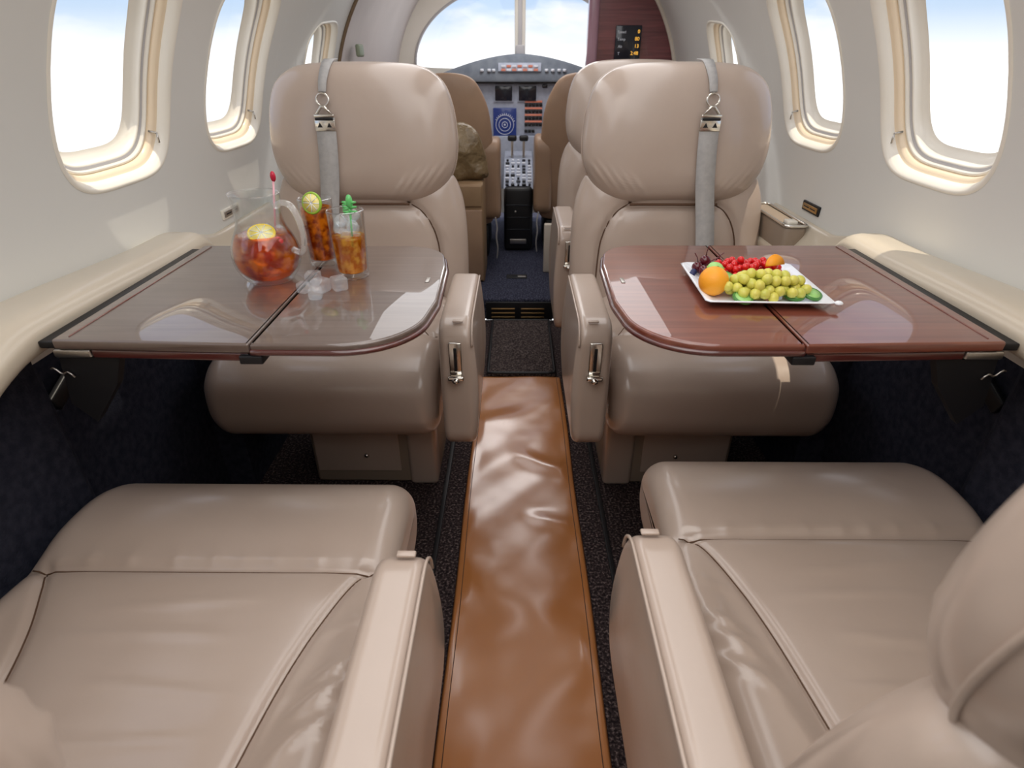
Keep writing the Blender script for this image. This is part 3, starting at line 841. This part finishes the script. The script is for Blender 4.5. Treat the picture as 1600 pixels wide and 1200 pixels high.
def citrus(name, loc, rot, r, label, fl='lemon', rd='rind', wedge=False):
    root = empty(name, loc, 0, label, 'citrus slice'); root.rotation_euler = rot
    n = 40; V = []; Fc = []
    for z in (-.0022, .0022):
        V.append(Vector((0, 0, z)))
        for k in range(n):
            a = 2*PI*k/n; d = 1-.07*abs(math.sin(4*a))**.3*0; V.append(Vector((r*.88*math.cos(a)*d, r*.88*math.sin(a)*d, z*(1 if k % 5 else .7))))
    for k in range(n):
        Fc += [[0, 1+k, 1+(k+1) % n], [n+1, n+2+(k+1) % n, n+2+k], [1+k, n+2+k, n+2+(k+1) % n, 1+(k+1) % n]]
    obj('flesh', V, Fc, fl, root)
    ring = [(r*.93*math.cos(2*PI*k/n), r*.93*math.sin(2*PI*k/n), 0) for k in range(n)]
    obj('rind', *tube(ring, .0024, 8, True), rd, root)
    for k in range(8):
        a = 2*PI*k/8
        obj('segment_line', *tube([(0, 0, .0024), (r*.86*math.cos(a), r*.86*math.sin(a), .0024)], .0006, 5), 'plate', root)
    return root
M['lemon_rind'] = mat('lemon_rind', srgb(248, 214, 60), .4)
citrus('lemon_slice', (JX+.010, JY-.036, TZ+.052), (D(60), D(12), 0), .017, 'lemon slice standing upright inside the pitcher front', rd='lemon_rind')
citrus('lemon_slice', (JX+.004, JY-.012, TZ+.078), (D(25), D(10), 0), .020, 'lemon slice lying on the ice inside the pitcher', rd='lemon_rind')
for k, (x, y, z) in enumerate([(.030, -.018, .066), (.024, -.026, .060)]):
    tag(obj('cherry', *mv(sphere(.009, 14), (JX+x, JY+y, TZ+z)), 'currant'), 'red cherry floating in the pitcher beside the handle', 'cherry', 'cherries in the pitcher')
st = tag(obj('stir_stick', *tube([(JX+.016, JY+.006, TZ+.06), (JX+.026, JY+.018, TZ+.150)], .0016, 8), 'pink_pl'), 'pink drink stirrer with a dark red tip standing in the pitcher', 'stirrer')
obj('tip', *mv(sphere(.0042, 12, 1.9), (JX+.0265, JY+.0185, TZ+.156)), 'red_pl', st)

def tumbler(x, y, h, r, m, label, fill):
    root = empty('drinking_glass', (x, y, TZ), 0, label, 'glass')
    pr = [(.0002, 0), (r*.80, 0), (r*.86, .003), (r*.93, h*.5), (r, h), (r*.955, h), (r*.89, h*.5), (r*.80, .010), (.0002, .009)]
    V, Fc = lathe(pr, 10); Vn, Fn = lathe(resample(pr, 60, False), 48)
    for v in Vn:
        a = math.atan2(v.y, v.x); k = smooth01((h*.82-v.z)/.02)
        f_ = 1+.018*math.cos(10*a)*k; v.x *= f_; v.y *= f_
    obj('glass_body', Vn, Fn, 'glass', root)
    q = [(.0002, .0095), (r*.775, .0105), (r*.855, h*.5), (r*.855+(r*.925-r*.855)*((fill-.5)/.5), h*fill), (.0002, h*fill)]
    obj('drink', *lathe(resample(q, 30, False), 40), m, root)
    return root
G1 = (-.281, .908); G2 = (-.348, .974)
tumbler(G1[0], G1[1], .108, .0290, 'tea_gold', 'tall clear glass of golden drink with a green stirrer beside the pitcher', .62)
tumbler(G2[0], G2[1], .112, .0280, 'tea_brown', 'tall clear glass of darker iced tea with a citrus slice, behind the pitcher handle', .86)
for k in range(9):
    a = k*2.4; rr = .012
    ic = obj('ice_cube', *mv(box((0, 0, 0), (.016, .015, .015), .0035), (G1[0]+rr*math.cos(a), G1[1]+rr*math.sin(a), TZ+.063+.0042*k), [('X', a), ('Y', a*.7)]), 'ice')
    tag(ic, 'clear ice cube heaped in the golden drink glass', 'ice cube', 'ice cubes in the golden drink')
citrus('lime_slice', (G2[0]+.004, G2[1]-.026, TZ+.108), (D(78), 0, D(-12)), .0165, 'yellow-green citrus slice perched on the rim of the rear glass')
gs_ = empty('stir_stick', (G1[0]+.006, G1[1]-.004, TZ+.1), 0, 'green clear plastic stirrer shaped like a little palm in the golden drink', 'stirrer')
obj('stick', *tube([(0, 0, -.05), (.004, 0, .010)], .0016, 8), 'green_pl', gs_)
obj('leaf_top', *join(*[tube([(.004, 0, .004+.007*k), (.004+.012*math.cos(a), -.003, .004+.007*k+.005*math.sin(a))], [.0032, .0012], 6) for k in range(3) for a in (.4, 1.6, 2.7, 3.6)],
                 mv(sphere(.0055, 10, 2.0), (.004, 0, .020))), 'green_pl', gs_)
for k, (x, y, r) in enumerate([(-.334, .868, .014), (-.312, .836, .014), (-.287, .845, .014), (-.312, .806, .012), (-.338, .832, .011)]):
    ic = obj('ice_cube', *mv(box((0, 0, 0), (r*1.6, r*1.6, r*1.5), .004, 3), (x, y, TZ+r*.76), [('Z', k*1.1)]), 'ice')
    tag(ic, 'loose clear ice lump on the grey-brown tabletop before the glasses', 'ice cube', 'ice lumps on the tabletop')

# ------------------------------------------------------------------ fruit plate
PX, PY = .350, .855
def plate_f(hw, hd, z):
    return [(-hw, -hd, z), (hw, -hd, z), (hw, hd, z), (-hw, hd, z)]
pl = empty('serving_plate', (PX, PY, TZ), D(-2), 'rectangular white china plate with raised rim on the mahogany table', 'plate')
P4 = lambda h, r: resample(corner_outline([(-h, -h*.98, r), (h, -h*.98, r), (h, h*.98, r), (-h, h*.98, r)]), 80)
V = []; Fc = []
ly = [(.066, .0, .008), (.070, .001, .008), (.089, .010, .006), (.0915, .0115, .006), (.089, .013, .006), (.074, .0055, .008), (.068, .004, .008)]
for h, z, r in ly: V += [Vector((x, y, z)) for x, y in P4(h, r)]
for i in range(len(ly)-1):
    for k in range(80): Fc.append([i*80+k, i*80+(k+1) % 80, (i+1)*80+(k+1) % 80, (i+1)*80+k])
Fc.append(list(range(80))); Fc.append([6*80+k for k in range(80)])
obj('plate_body', V, Fc, 'plate', pl)
obj('handle_knob', *mv(sphere(.006, 12, .6), (.094, -.087, .0115)), 'plate', pl)
PZ = TZ+.0045
o = empty('orange', (.277, .815, PZ+.0215), 0, 'small whole orange at the near left of the fruit plate', 'orange')
obj('peel', *sphere(.0215, 32), 'orange', o); obj('stem_end', *mv(sphere(.002, 8, .6), (.004, .004, .0205)), 'stem', o)
# grapes
gr = obj('grape', *sphere(.0076, 14, 1.12), 'grape'); grp = 'green grapes on the fruit plate'
LG = 'round green grape in the bunch at the front of the fruit plate'
tag(gr, LG, 'grape', grp)
pts = []
tries = 0
while len(pts) < 95 and tries < 20000:
    tries += 1
    a = random.random()*2*PI; q = math.sqrt(random.random())
    x = .350+.062*q*math.cos(a); y = .809+.028*q*math.sin(a)
    lay = .027*math.sqrt(max(0, 1-q*q*.95))
    z = PZ+.0085+lay*random.random()**.5
    if all((x-u)**2+(y-v)**2+(z-w)**2 > .0120**2 for u, v, w in pts): pts.append((x, y, z))
for i, q in enumerate(pts):
    g_ = gr if i == 0 else gr.copy()
    if i: COL.objects.link(g_)
    g_.location = q; g_.rotation_euler = (random.random()*3, random.random()*3, 0)
# red currants
cr = obj('red_currant', *sphere(.0056, 12), 'currant'); tag(cr, 'bright red berry in the heap behind the grapes', 'berry', 'red berries on the fruit plate')
pts = []; tries = 0
while len(pts) < 90 and tries < 20000:
    tries += 1
    a = random.random()*2*PI; q = math.sqrt(random.random())
    x = .346+.062*q*math.cos(a); y = .880+.036*q*math.sin(a)
    z = PZ+.006+.028*math.sqrt(max(0, 1-q*q))*random.random()**.6
    if all((x-u)**2+(y-v)**2+(z-w)**2 > .0096**2 for u, v, w in pts): pts.append((x, y, z))
for i, q in enumerate(pts):
    g_ = cr if i == 0 else cr.copy()
    if i: COL.objects.link(g_)
    g_.location = q
# dark cherries with stems at the back
for i, (x, y) in enumerate([(.282, .915), (.296, .924), (.310, .918), (.288, .897)]):
    c = empty('cherry', (x, y, PZ+.0095+(.008 if i == 1 else 0)), 0, 'dark red cherry at the back left of the fruit plate', 'cherry', 'dark cherries on the fruit plate')
    obj('flesh', *sphere(.0092, 14), 'cherry', c)
    obj('stem', *tube([(0, 0, .008), (.004*(i-1), -.003, .018), (.010*(i-1), -.008, .026)], .0008, 6), 'cherry', c)
for i, (x, y) in enumerate([(.268, .893), (.274, .905)]):
    tag(obj('blueberry', *mv(sphere(.0052, 12), (x, y, PZ+.005)), 'blueb'), 'blueberry at the left edge of the fruit plate behind the orange', 'berry', 'blueberries')
def halfmoon(r, th):
    n = 20; V = [Vector((0, 0, -th/2))]+[Vector((r*math.cos(PI*k/n), r*math.sin(PI*k/n), -th/2)) for k in range(n+1)]
    V += [v+Vector((0, 0, th)) for v in V]; m_ = n+2
    Fc = [list(range(1, m_)), [m_+k for k in range(m_-1, 0, -1)], [1, m_-1, 2*m_-1, m_+1]]+[[k, k+1, k+1+m_, k+m_] for k in range(1, m_-1)]
    return V, Fc
lm = empty('lime_half', (.293, .862, PZ+.026), 0, 'pale green lime half resting behind the orange', 'lime')
obj('flesh', *mv(sphere(.012, 20, .6), (0, 0, 0), [('X', D(20))]), 'cuke', lm)
obj('rind', *tube([(.012*math.cos(2*PI*k/24), .012*math.sin(2*PI*k/24), .0) for k in range(24)], .0013, 6, True), 'rind', lm)
ow = empty('orange_wedge', (.378, .850, PZ+.034), D(20), 'orange wedge on top of the red berries', 'orange wedge')
obj('flesh', *mv(halfmoon(.015, .007), (0, 0, 0), [('X', D(70))]), 'orange', ow)
obj('rind', *tube([(.015*math.cos(PI*k/16), .015*math.sin(PI*k/16)*math.cos(D(70)), .015*math.sin(PI*k/16)*math.sin(D(70))) for k in range(17)], .0018, 6), 'orange', ow)
for i, (x, y, r_, lab) in enumerate([(.418, .800, .3, 'cucumber slice lying nearest the right corner of the fruit plate'), (.405, .812, .9, 'cucumber slice tucked behind another at the right corner of the plate'), (.392, .797, -.3, 'cucumber slice lying against the grapes at the plate front'),
                                 (.312, .784, .2, 'small cucumber slice at the near left of the grapes'), (.303, .838, .6, 'cucumber slice between the orange and the grapes')]):
    c = empty('cucumber_slice', (x, y, PZ+.006+.005*(i == 1)+(.012 if i == 4 else 0)), r_, lab, 'cucumber slice')
    obj('flesh', *mv(lathe([(.0002, 0), (.0125, 0), (.0125, .004), (.0002, .004)], 24), (0, 0, 0), [('X', D(18))]), 'cuke', c)
    obj('skin', *mv(tube([(.0126*math.cos(2*PI*k/24), .0126*math.sin(2*PI*k/24), .002) for k in range(24)], .0026, 6, True), (0, 0, 0), [('X', D(18))]), 'cuke_skin', c)

# ------------------------------------------------------------------ small wall fittings
def placard(side, Y, ph, frame, face, label):
    c = S(Y, ph, side, -.002)
    root = empty('wall_placard', c, 0, label, 'placard'); root.rotation_euler = (0, 0, 0)
    obj('frame', *box((0, 0, 0), (.006, .092, .024), .002), frame, root)
    obj('face', *box((-side*.0035, 0, 0), (.003, .078, .014), .001), face, root)
    for k in range(2):
        obj('marking', *box((-side*.0052, (k-.5)*.034, .0), (.001, .028, .003), .0004), 'black' if face != 'black' else 'brass', root)
placard(1, 1.512, D(-3.3), 'black', 'brass', 'small brass placard in a dark frame low on the right wall')
placard(-1, 1.482, D(-3.6), 'trim', 'brushed', 'small white framed placard low on the left wall behind the pitcher')
# switch box and cup rest on the right ledge beyond the table
bx = empty('armrest_pocket', (.688, 1.58, .63), 0, 'open storage pocket with bright rim on the right ledge beside the far seat', 'storage pocket')
obj('pocket_body', *box((0, 0, 0), (.055, .26, .09), .012), 'leather_dark', bx)
obj('rim', *tube([(x, y, .046) for x, y in resample(corner_outline([(-.028, -.13, .012), (.028, -.13, .012), (.028, .13, .012), (-.028, .13, .012)]), 60)], .004, 8, True), 'chrome', bx)
obj('catch', *box((-.01, -.11, .052), (.026, .03, .012), .004), 'trim', bx)
rd = tag(obj('wall_lamp', *mv(box((0, 0, 0), (.018, .08, .045), .008), (S(2.70, D(18), -1, 0)+Vector((.02, 0, 0)))), mat('olive_grey_plastic', srgb(140, 150, 128), .5)), 'small greenish grey fitting on the pale panel left of the windshield', 'fitting')

# ------------------------------------------------------------------ cockpit shell
RC, ZC = .72, .86
def ck(u, v):
    Y = 2.44+1.40*u; ph = D(-35)+D(250)*v
    R_ = RC+.0*u
    return Vector((R_*math.cos(ph), Y, ZC+R_*math.sin(ph)))
struct(obj('wall_cockpit', *grid(ck, 20, 90), mat('cockpit_lining', srgb(206, 198, 196), .5, var=(4, srgb(196, 188, 186), .3, .7))))
# arch trim at left door frame and right bulkhead
arc = [S(2.46, D(-22+3*k), -1, -.004) for k in range(27)]
struct(obj('trim_7', *tube(arc, .007, 8), mat('bronze_trim', srgb(120, 100, 78), .4)))
arc = [S(2.925, D(-22+3*k), 1, -.004) for k in range(27)]
struct(obj('trim_8', *tube(arc, .010, 8), 'cream'))
# windshield frame
def wf(u, v):
    ph = 2*PI*v
    ax_, az_ = .72+(.605-.72)*u, .72+(.40-.72)*u
    zc_ = .86+(.99-.86)*u
    c, s_ = math.cos(ph), math.sin(ph)
    z = zc_+az_*s_ if s_ > 0 else zc_+az_*s_*(1-.96*u)
    return Vector((ax_*c, 3.84+.0*u-.10*u*(0), z))
fr = struct(obj('window_11', *grid(wf, 8, 120), 'trim'))
rim_ = [wf(1, k/120)+Vector((0, -.004, 0)) for k in range(0, 61)]
obj('window_frame', *tube(rim_, .007, 8), 'track', fr)
obj('window_pane', [wf(1, k/60)+Vector((0, .01, 0)) for k in range(60)], [list(range(60))], 'pane', fr, False)
obj('centre_post', *box((.002, 3.82, 1.22), (.062, .05, .42), .012), 'trim', fr)
obj('post_strip', *box((.002, 3.79, 1.22), (.022, .02, .40), .004), 'track', fr)
obj('post_bracket', *box((.002, 3.785, 1.07), (.05, .03, .05), .006), 'track', fr)

# instrument panel
ip = empty('instrument_panel', (0, 3.70, 0), 0, 'grey-blue cockpit instrument panel with screens under a slate glareshield', 'instrument panel')
def z3(y): return y
gx = [-.62+1.24*k/40 for k in range(41)]
V = []; Fc = []
for x in gx:
    t = .905; zt_ = 1.052-.10*(abs(x)/.45)**1.7
    zt_ = max(.93, zt_)
    for (yy, zz) in ((-.05, .915), (-.055, .925), (-.02, zt_-.012), (.0, zt_), (.12, zt_-.0), (.14, .91)): V.append(Vector((x, yy, zz)))
for i in range(40):
    for k in range(5): Fc.append([i*6+k, i*6+k+1, i*6+6+k+1, i*6+6+k])
obj('glareshield', V, Fc, 'glare', ip)
obj('panel_face', *box((0, .02, .76), (1.2, .03, .32), .004), 'panel', ip)
obj('panel_shadow_gap', *box((0, -.015, .915), (1.15, .05, .018), .004), 'black', ip)
obj('lower_panel', *box((.0, .0, .48), (.30, .03, .30), .004), 'panel', ip)
an = obj('annunciator', *box((0, -.038, .985), (.24, .02, .045), .003, rot=('X', D(-20))), 'panel', ip)
for r_ in range(2):
    for k in range(7):
        obj('lamp', *box((-.09+.03*k, -.051-.004*r_, .992-.018*r_), (.024, .005, .012), .001), 'red_led' if (k+r_) % 2 else 'white_mark', an)
for x in (-.21, -.17, -.145, .15, .185, .22, .25):
    obj('knob', *mv(lathe([(.0002, 0), (.011, 0), (.009, .014), (.0002, .014)], 14), (x, -.045, .965), [('X', D(80))] if False else None), 'white_mark', ip)
for (xa, xb, za, zb_) in ((-.142, -.040, .815, .895), (-.006, .098, .815, .895)):
    fs = obj('display_bezel', *box(((xa+xb)/2, .002, (za+zb_)/2), (xb-xa+.012, .012, zb_-za+.012), .003), 'panel', ip)
    obj('display_screen', *box(((xa+xb)/2, -.006, (za+zb_)/2), (xb-xa-.004, .008, zb_-za-.004), .003), 'screen', fs)
obj('clock', *box((.145, -.001, .89), (.03, .012, .016), .003), 'screen', ip)
nv = obj('navigation_display', *box((-.085, .0, .680), (.135, .016, .20), .004), 'screen_blue', ip)
for r0 in (.016, .034, .052):
    obj('range_ring', *tube([(-.085+r0*math.cos(2*PI*k/40), -.010, .69+r0*math.sin(2*PI*k/40)) for k in range(40)], .0016, 6, True), 'white_mark', nv)
obj('aircraft_mark', *mv(sphere(.006, 10), (-.085, -.010, .69)), 'white_mark', nv)
for k in range(12):
    a = D(20+12*k); obj('tick_mark', *tube([(-.085+.054*math.cos(a), -.010, .69+.054*math.sin(a)), (-.085+.062*math.cos(a), -.010, .69+.062*math.sin(a))], .0018, 5), 'white_mark', nv)
for k in range(3): obj('data_line', *box((-.10, -.009, .612-.012*k), (.07-.02*k, .003, .005), .0005), 'white_mark', nv)
for r_ in range(5):
    n = 5 if r_ < 4 else 3
    for k in range(n):
        obj('push_button', *box((.040+.021*k, -.001, .795-.035*r_), (.018, .012, .016), .002), 'black', ip)
    if r_ < 4: obj('button_strip', *box((.082, -.0, .812-.035*r_), (.10, .008, .010), .001), 'red_led', ip)
# thrust quadrant / pedestal
pd = empty('centre_pedestal', (-.005, 3.15, .099), 0, 'black centre pedestal with white control panel between the pilot seats', 'pedestal')
obj('pedestal_body', *box((0, .25, .17), (.155, .50, .34), .02), 'black', pd)
V = [Vector((x, y, z)) for x in (-.078, .078) for (y, z) in ((.02, .33), (.45, .33), (.45, .46), (.30, .44))]
cp = obj('control_panel', V, [[0, 1, 2, 3], [7, 6, 5, 4]]+[[i, (i+1) % 4, (i+1) % 4+4, i+4] for i in range(4)], 'panel', pd, False)
ang = math.atan2(.11, .28)
random.seed(11)
for i in range(9):
    for k in range(5):
        x = -.06+.030*k; y = .05+.028*i; z = .33+(y-.02)*.393+.003
        w_ = random.choice((.012, .018, .022))
        obj('switch', *box((x, y, z), (w_, .012, .012), .002, rot=('X', ang)), random.choice(('white_mark', 'black', 'white_mark', 'screen')), cp)
for x in (-.035, .03):
    lv = obj('thrust_lever', *box((x, .32, .49), (.014, .02, .10), .004), 'brushed', pd)
    obj('lever_grip', *box((x, .31, .545), (.05, .035, .03), .010), 'black', lv)
obj('data_plate', *box((0, -.004, .055), (.09, .006, .026), .002), 'brushed', pd)
for k in range(3): obj('drawer_line', *box((0, -.002, .12+.065*k), (.13, .004, .004), .001), 'screen', pd)
obj('release_button', *mv(sphere(.006, 10), (-.015, -.002, .215)), 'brushed', pd)

# left cabinet and bag
cb = empty('forward_cabinet', (-.335, 2.78, .099), 0, 'tan two-door cabinet behind the left facing seat', 'cabinet')
obj('cabinet_body', *box((0, .0, .225), (.34, .26, .45), .008), 'cork', cb)
obj('upper_door', *box((0, -.134, .40), (.33, .012, .09), .004), 'cork', cb)
obj('lower_door', *box((0, -.134, .175), (.33, .012, .33), .004), 'leather_brown', cb)
def bagf(u, v, h):
    w_ = .010*math.sin(22*u+9*v)+.008*math.sin(38*v-14*u)+.006*math.sin(60*u+31*v)
    return Vector((u, h+w_, v))
bo = resample(catmull([(-.10, 0), (.10, 0), (.115, .05), (.10, .13), (.07, .20), (.0, .235), (-.08, .21), (-.11, .10)], 6), 120)
bg = tag(obj('duffel_bag', *puff(bo, .07, .06, bagf, 26, 3), 'cloth_bag', loc=(-.262, 2.76, .556)), 'crumpled olive satin bag on top of the tan cabinet', 'bag')
tag(obj('floor_cabinet', *box((.215, 2.80, .22), (.19, .03, .24), .006), 'cream'), 'low cream cabinet end standing on the navy carpet by the further right seat', 'cabinet')

# mahogany partition with readout
def parti():
    pts_ = [(.325, .10)]
    for k in range(30):
        ph = D(-25)+D(100)*k/29; q = S(2.94, ph, 1, .02)
        if q.x > .325: pts_.append((q.x, q.z))
    pts_.append((.325, 1.50))
    V = [Vector((x, y, z)) for y in (2.93, 2.97) for x, z in pts_]; n = len(pts_)
    return V, [list(range(n)), [n+k for k in range(n-1, -1, -1)]]+[[k, (k+1) % n, (k+1) % n+n, k+n] for k in range(n)]
struct(obj('wall_partition', *parti(), 'burl', smooth=False), 'mahogany cockpit partition')
obp = struct(obj('trim_9', *proflot(resample(rrect(2.91, 2.985, .10, 1.5, (.01, .01, .01, .01)), 60), .292, .338, .018, 4, 6), mat('plum_gloss_trim', srgb(166, 128, 142), .2, coat=.6, var=(6, srgb(150, 112, 126), .3, .7))))
ds = empty('cabin_display', (.468, 2.922, 1.092), 0, 'black cabin information display with amber digits on the mahogany partition', 'display')
obj('display_body', *box((0, 0, 0), (.112, .012, .132), .004), 'screen', ds)
def txt(body, x, z, size, m, parent, align='LEFT'):
    cu = bpy.data.curves.new('lettering', 'FONT'); cu.body = body; cu.size = size; cu.align_x = align; cu.extrude = .0006
    cu.materials.append(M[m]); o_ = bpy.data.objects.new('lettering', cu); COL.objects.link(o_); o_.parent = parent
    me = bpy.data.meshes.new_from_object(o_); bpy.data.objects.remove(o_)
    o_ = bpy.data.objects.new('lettering', me); COL.objects.link(o_); o_.parent = parent
    o_.location = (x, -.0072, z); o_.rotation_euler = (PI/2, 0, 0); return o_
for k, (a, b) in enumerate((('Speed', '0'), ('Temp', '80'), ('Alt', '13'), ('T', '2:48'))):
    txt(a, -.048 if k < 2 else -.043, .036-.027*k, .015, 'white_mark', ds)
    txt(b, .048, .036-.027*k, .020, 'amber', ds, 'RIGHT')

# ------------------------------------------------------------------ camera
cam = bpy.data.cameras.new('camera'); cam.lens = 20.25; cam.sensor_width = 36; cam.clip_start = .01
co = bpy.data.objects.new('camera', cam); COL.objects.link(co)
co.location = (-.014, 0, 1.05); co.rotation_euler = (D(90-29.8), 0, math.atan(7/900))
cam.dof.use_dof = True; cam.dof.focus_distance = 1.1; cam.dof.aperture_fstop = 6.5
sc.camera = co

# ------------------------------------------------------------------ light
w = bpy.data.worlds.new('World'); sc.world = w; w.use_nodes = True; nt = w.node_tree
bgn = nt.nodes['Background']; tc = nt.nodes.new('ShaderNodeTexCoord'); sx = nt.nodes.new('ShaderNodeSeparateXYZ')
nt.links.new(tc.outputs['Generated'], sx.inputs[0])
rp = nt.nodes.new('ShaderNodeValToRGB'); e = rp.color_ramp.elements
e[0].position = .0; e[0].color = (1, 1, 1, 1); e[1].position = .30; e[1].color = srgb(198, 202, 218)
k = e.new(.012); k.color = srgb(214, 220, 228)
k = e.new(.05); k.color = srgb(176, 194, 214)
k = e.new(.10); k.color = srgb(150, 178, 214)
nt.links.new(sx.outputs['Z'], rp.inputs['Fac'])
nz = nt.nodes.new('ShaderNodeTexNoise'); nz.inputs['Scale'].default_value = 5; nz.inputs['Detail'].default_value = 5
mpn = nt.nodes.new('ShaderNodeMapping'); mpn.inputs['Scale'].default_value = (1, 1, 3.5)
nt.links.new(tc.outputs['Generated'], mpn.inputs['Vector']); nt.links.new(mpn.outputs['Vector'], nz.inputs['Vector'])
mr = nt.nodes.new('ShaderNodeMapRange'); mr.inputs['From Min'].default_value = .48; mr.inputs['From Max'].default_value = .66
nt.links.new(nz.outputs['Fac'], mr.inputs['Value'])
mx = nt.nodes.new('ShaderNodeMix'); mx.data_type = 'RGBA'; mx.inputs['B'].default_value = (.72, .73, .75, 1)
nt.links.new(mr.outputs['Result'], mx.inputs['Factor']); nt.links.new(rp.outputs['Color'], mx.inputs['A'])
nt.links.new(mx.outputs['Result'], bgn.inputs['Color']); bgn.inputs['Strength'].default_value = 1.5

def area(name, loc, rot, sx_, sy_, power, col=(1, .97, .93)):
    l = bpy.data.lights.new(name, 'AREA'); l.shape = 'RECTANGLE'; l.size = sx_; l.size_y = sy_; l.energy = power; l.color = col
    o_ = bpy.data.objects.new(name, l); COL.objects.link(o_); o_.location = loc; o_.rotation_euler = rot; return o_
for q in (-1, 1):
    area('added_ceiling_fill', (q*.30, 1.0, 1.385), (0, q*D(24), 0), .30, 3.4, 6.5, (.985, .985, 1.0))  # unseen fill strips added along the ceiling to brighten the cabin
area('added_aft_fill', (0, .25, 1.44), (0, 0, 0), .35, .9, 3.0, (1, .96, .92))  # unseen fill added overhead to lift the near seats
area('added_cockpit_fill', (0, 3.25, 1.50), (0, 0, 0), .6, .5, 5, (1, .98, .97))  # unseen fill added to brighten the backlit cockpit
sun = bpy.data.lights.new('sun', 'SUN'); sun.energy = 3.0; sun.angle = D(.6); sun.color = (1, .9, .74)
so = bpy.data.objects.new('sun', sun); COL.objects.link(so)
d = Vector((-.15, .05, -1)); so.rotation_euler = d.to_track_quat('-Z', 'Y').to_euler()

sc.view_settings.view_transform = 'Standard'; sc.view_settings.look = 'None'; sc.view_settings.exposure = 0; sc.view_settings.gamma = 1
sc.view_settings.use_curve_mapping = False
sc.cycles.use_denoising = True; sc.cycles.max_bounces = 12; sc.cycles.transparent_max_bounces = 12; sc.cycles.sample_clamp_indirect = 6
sc.cycles.caustics_refractive = False; sc.cycles.caustics_reflective = False
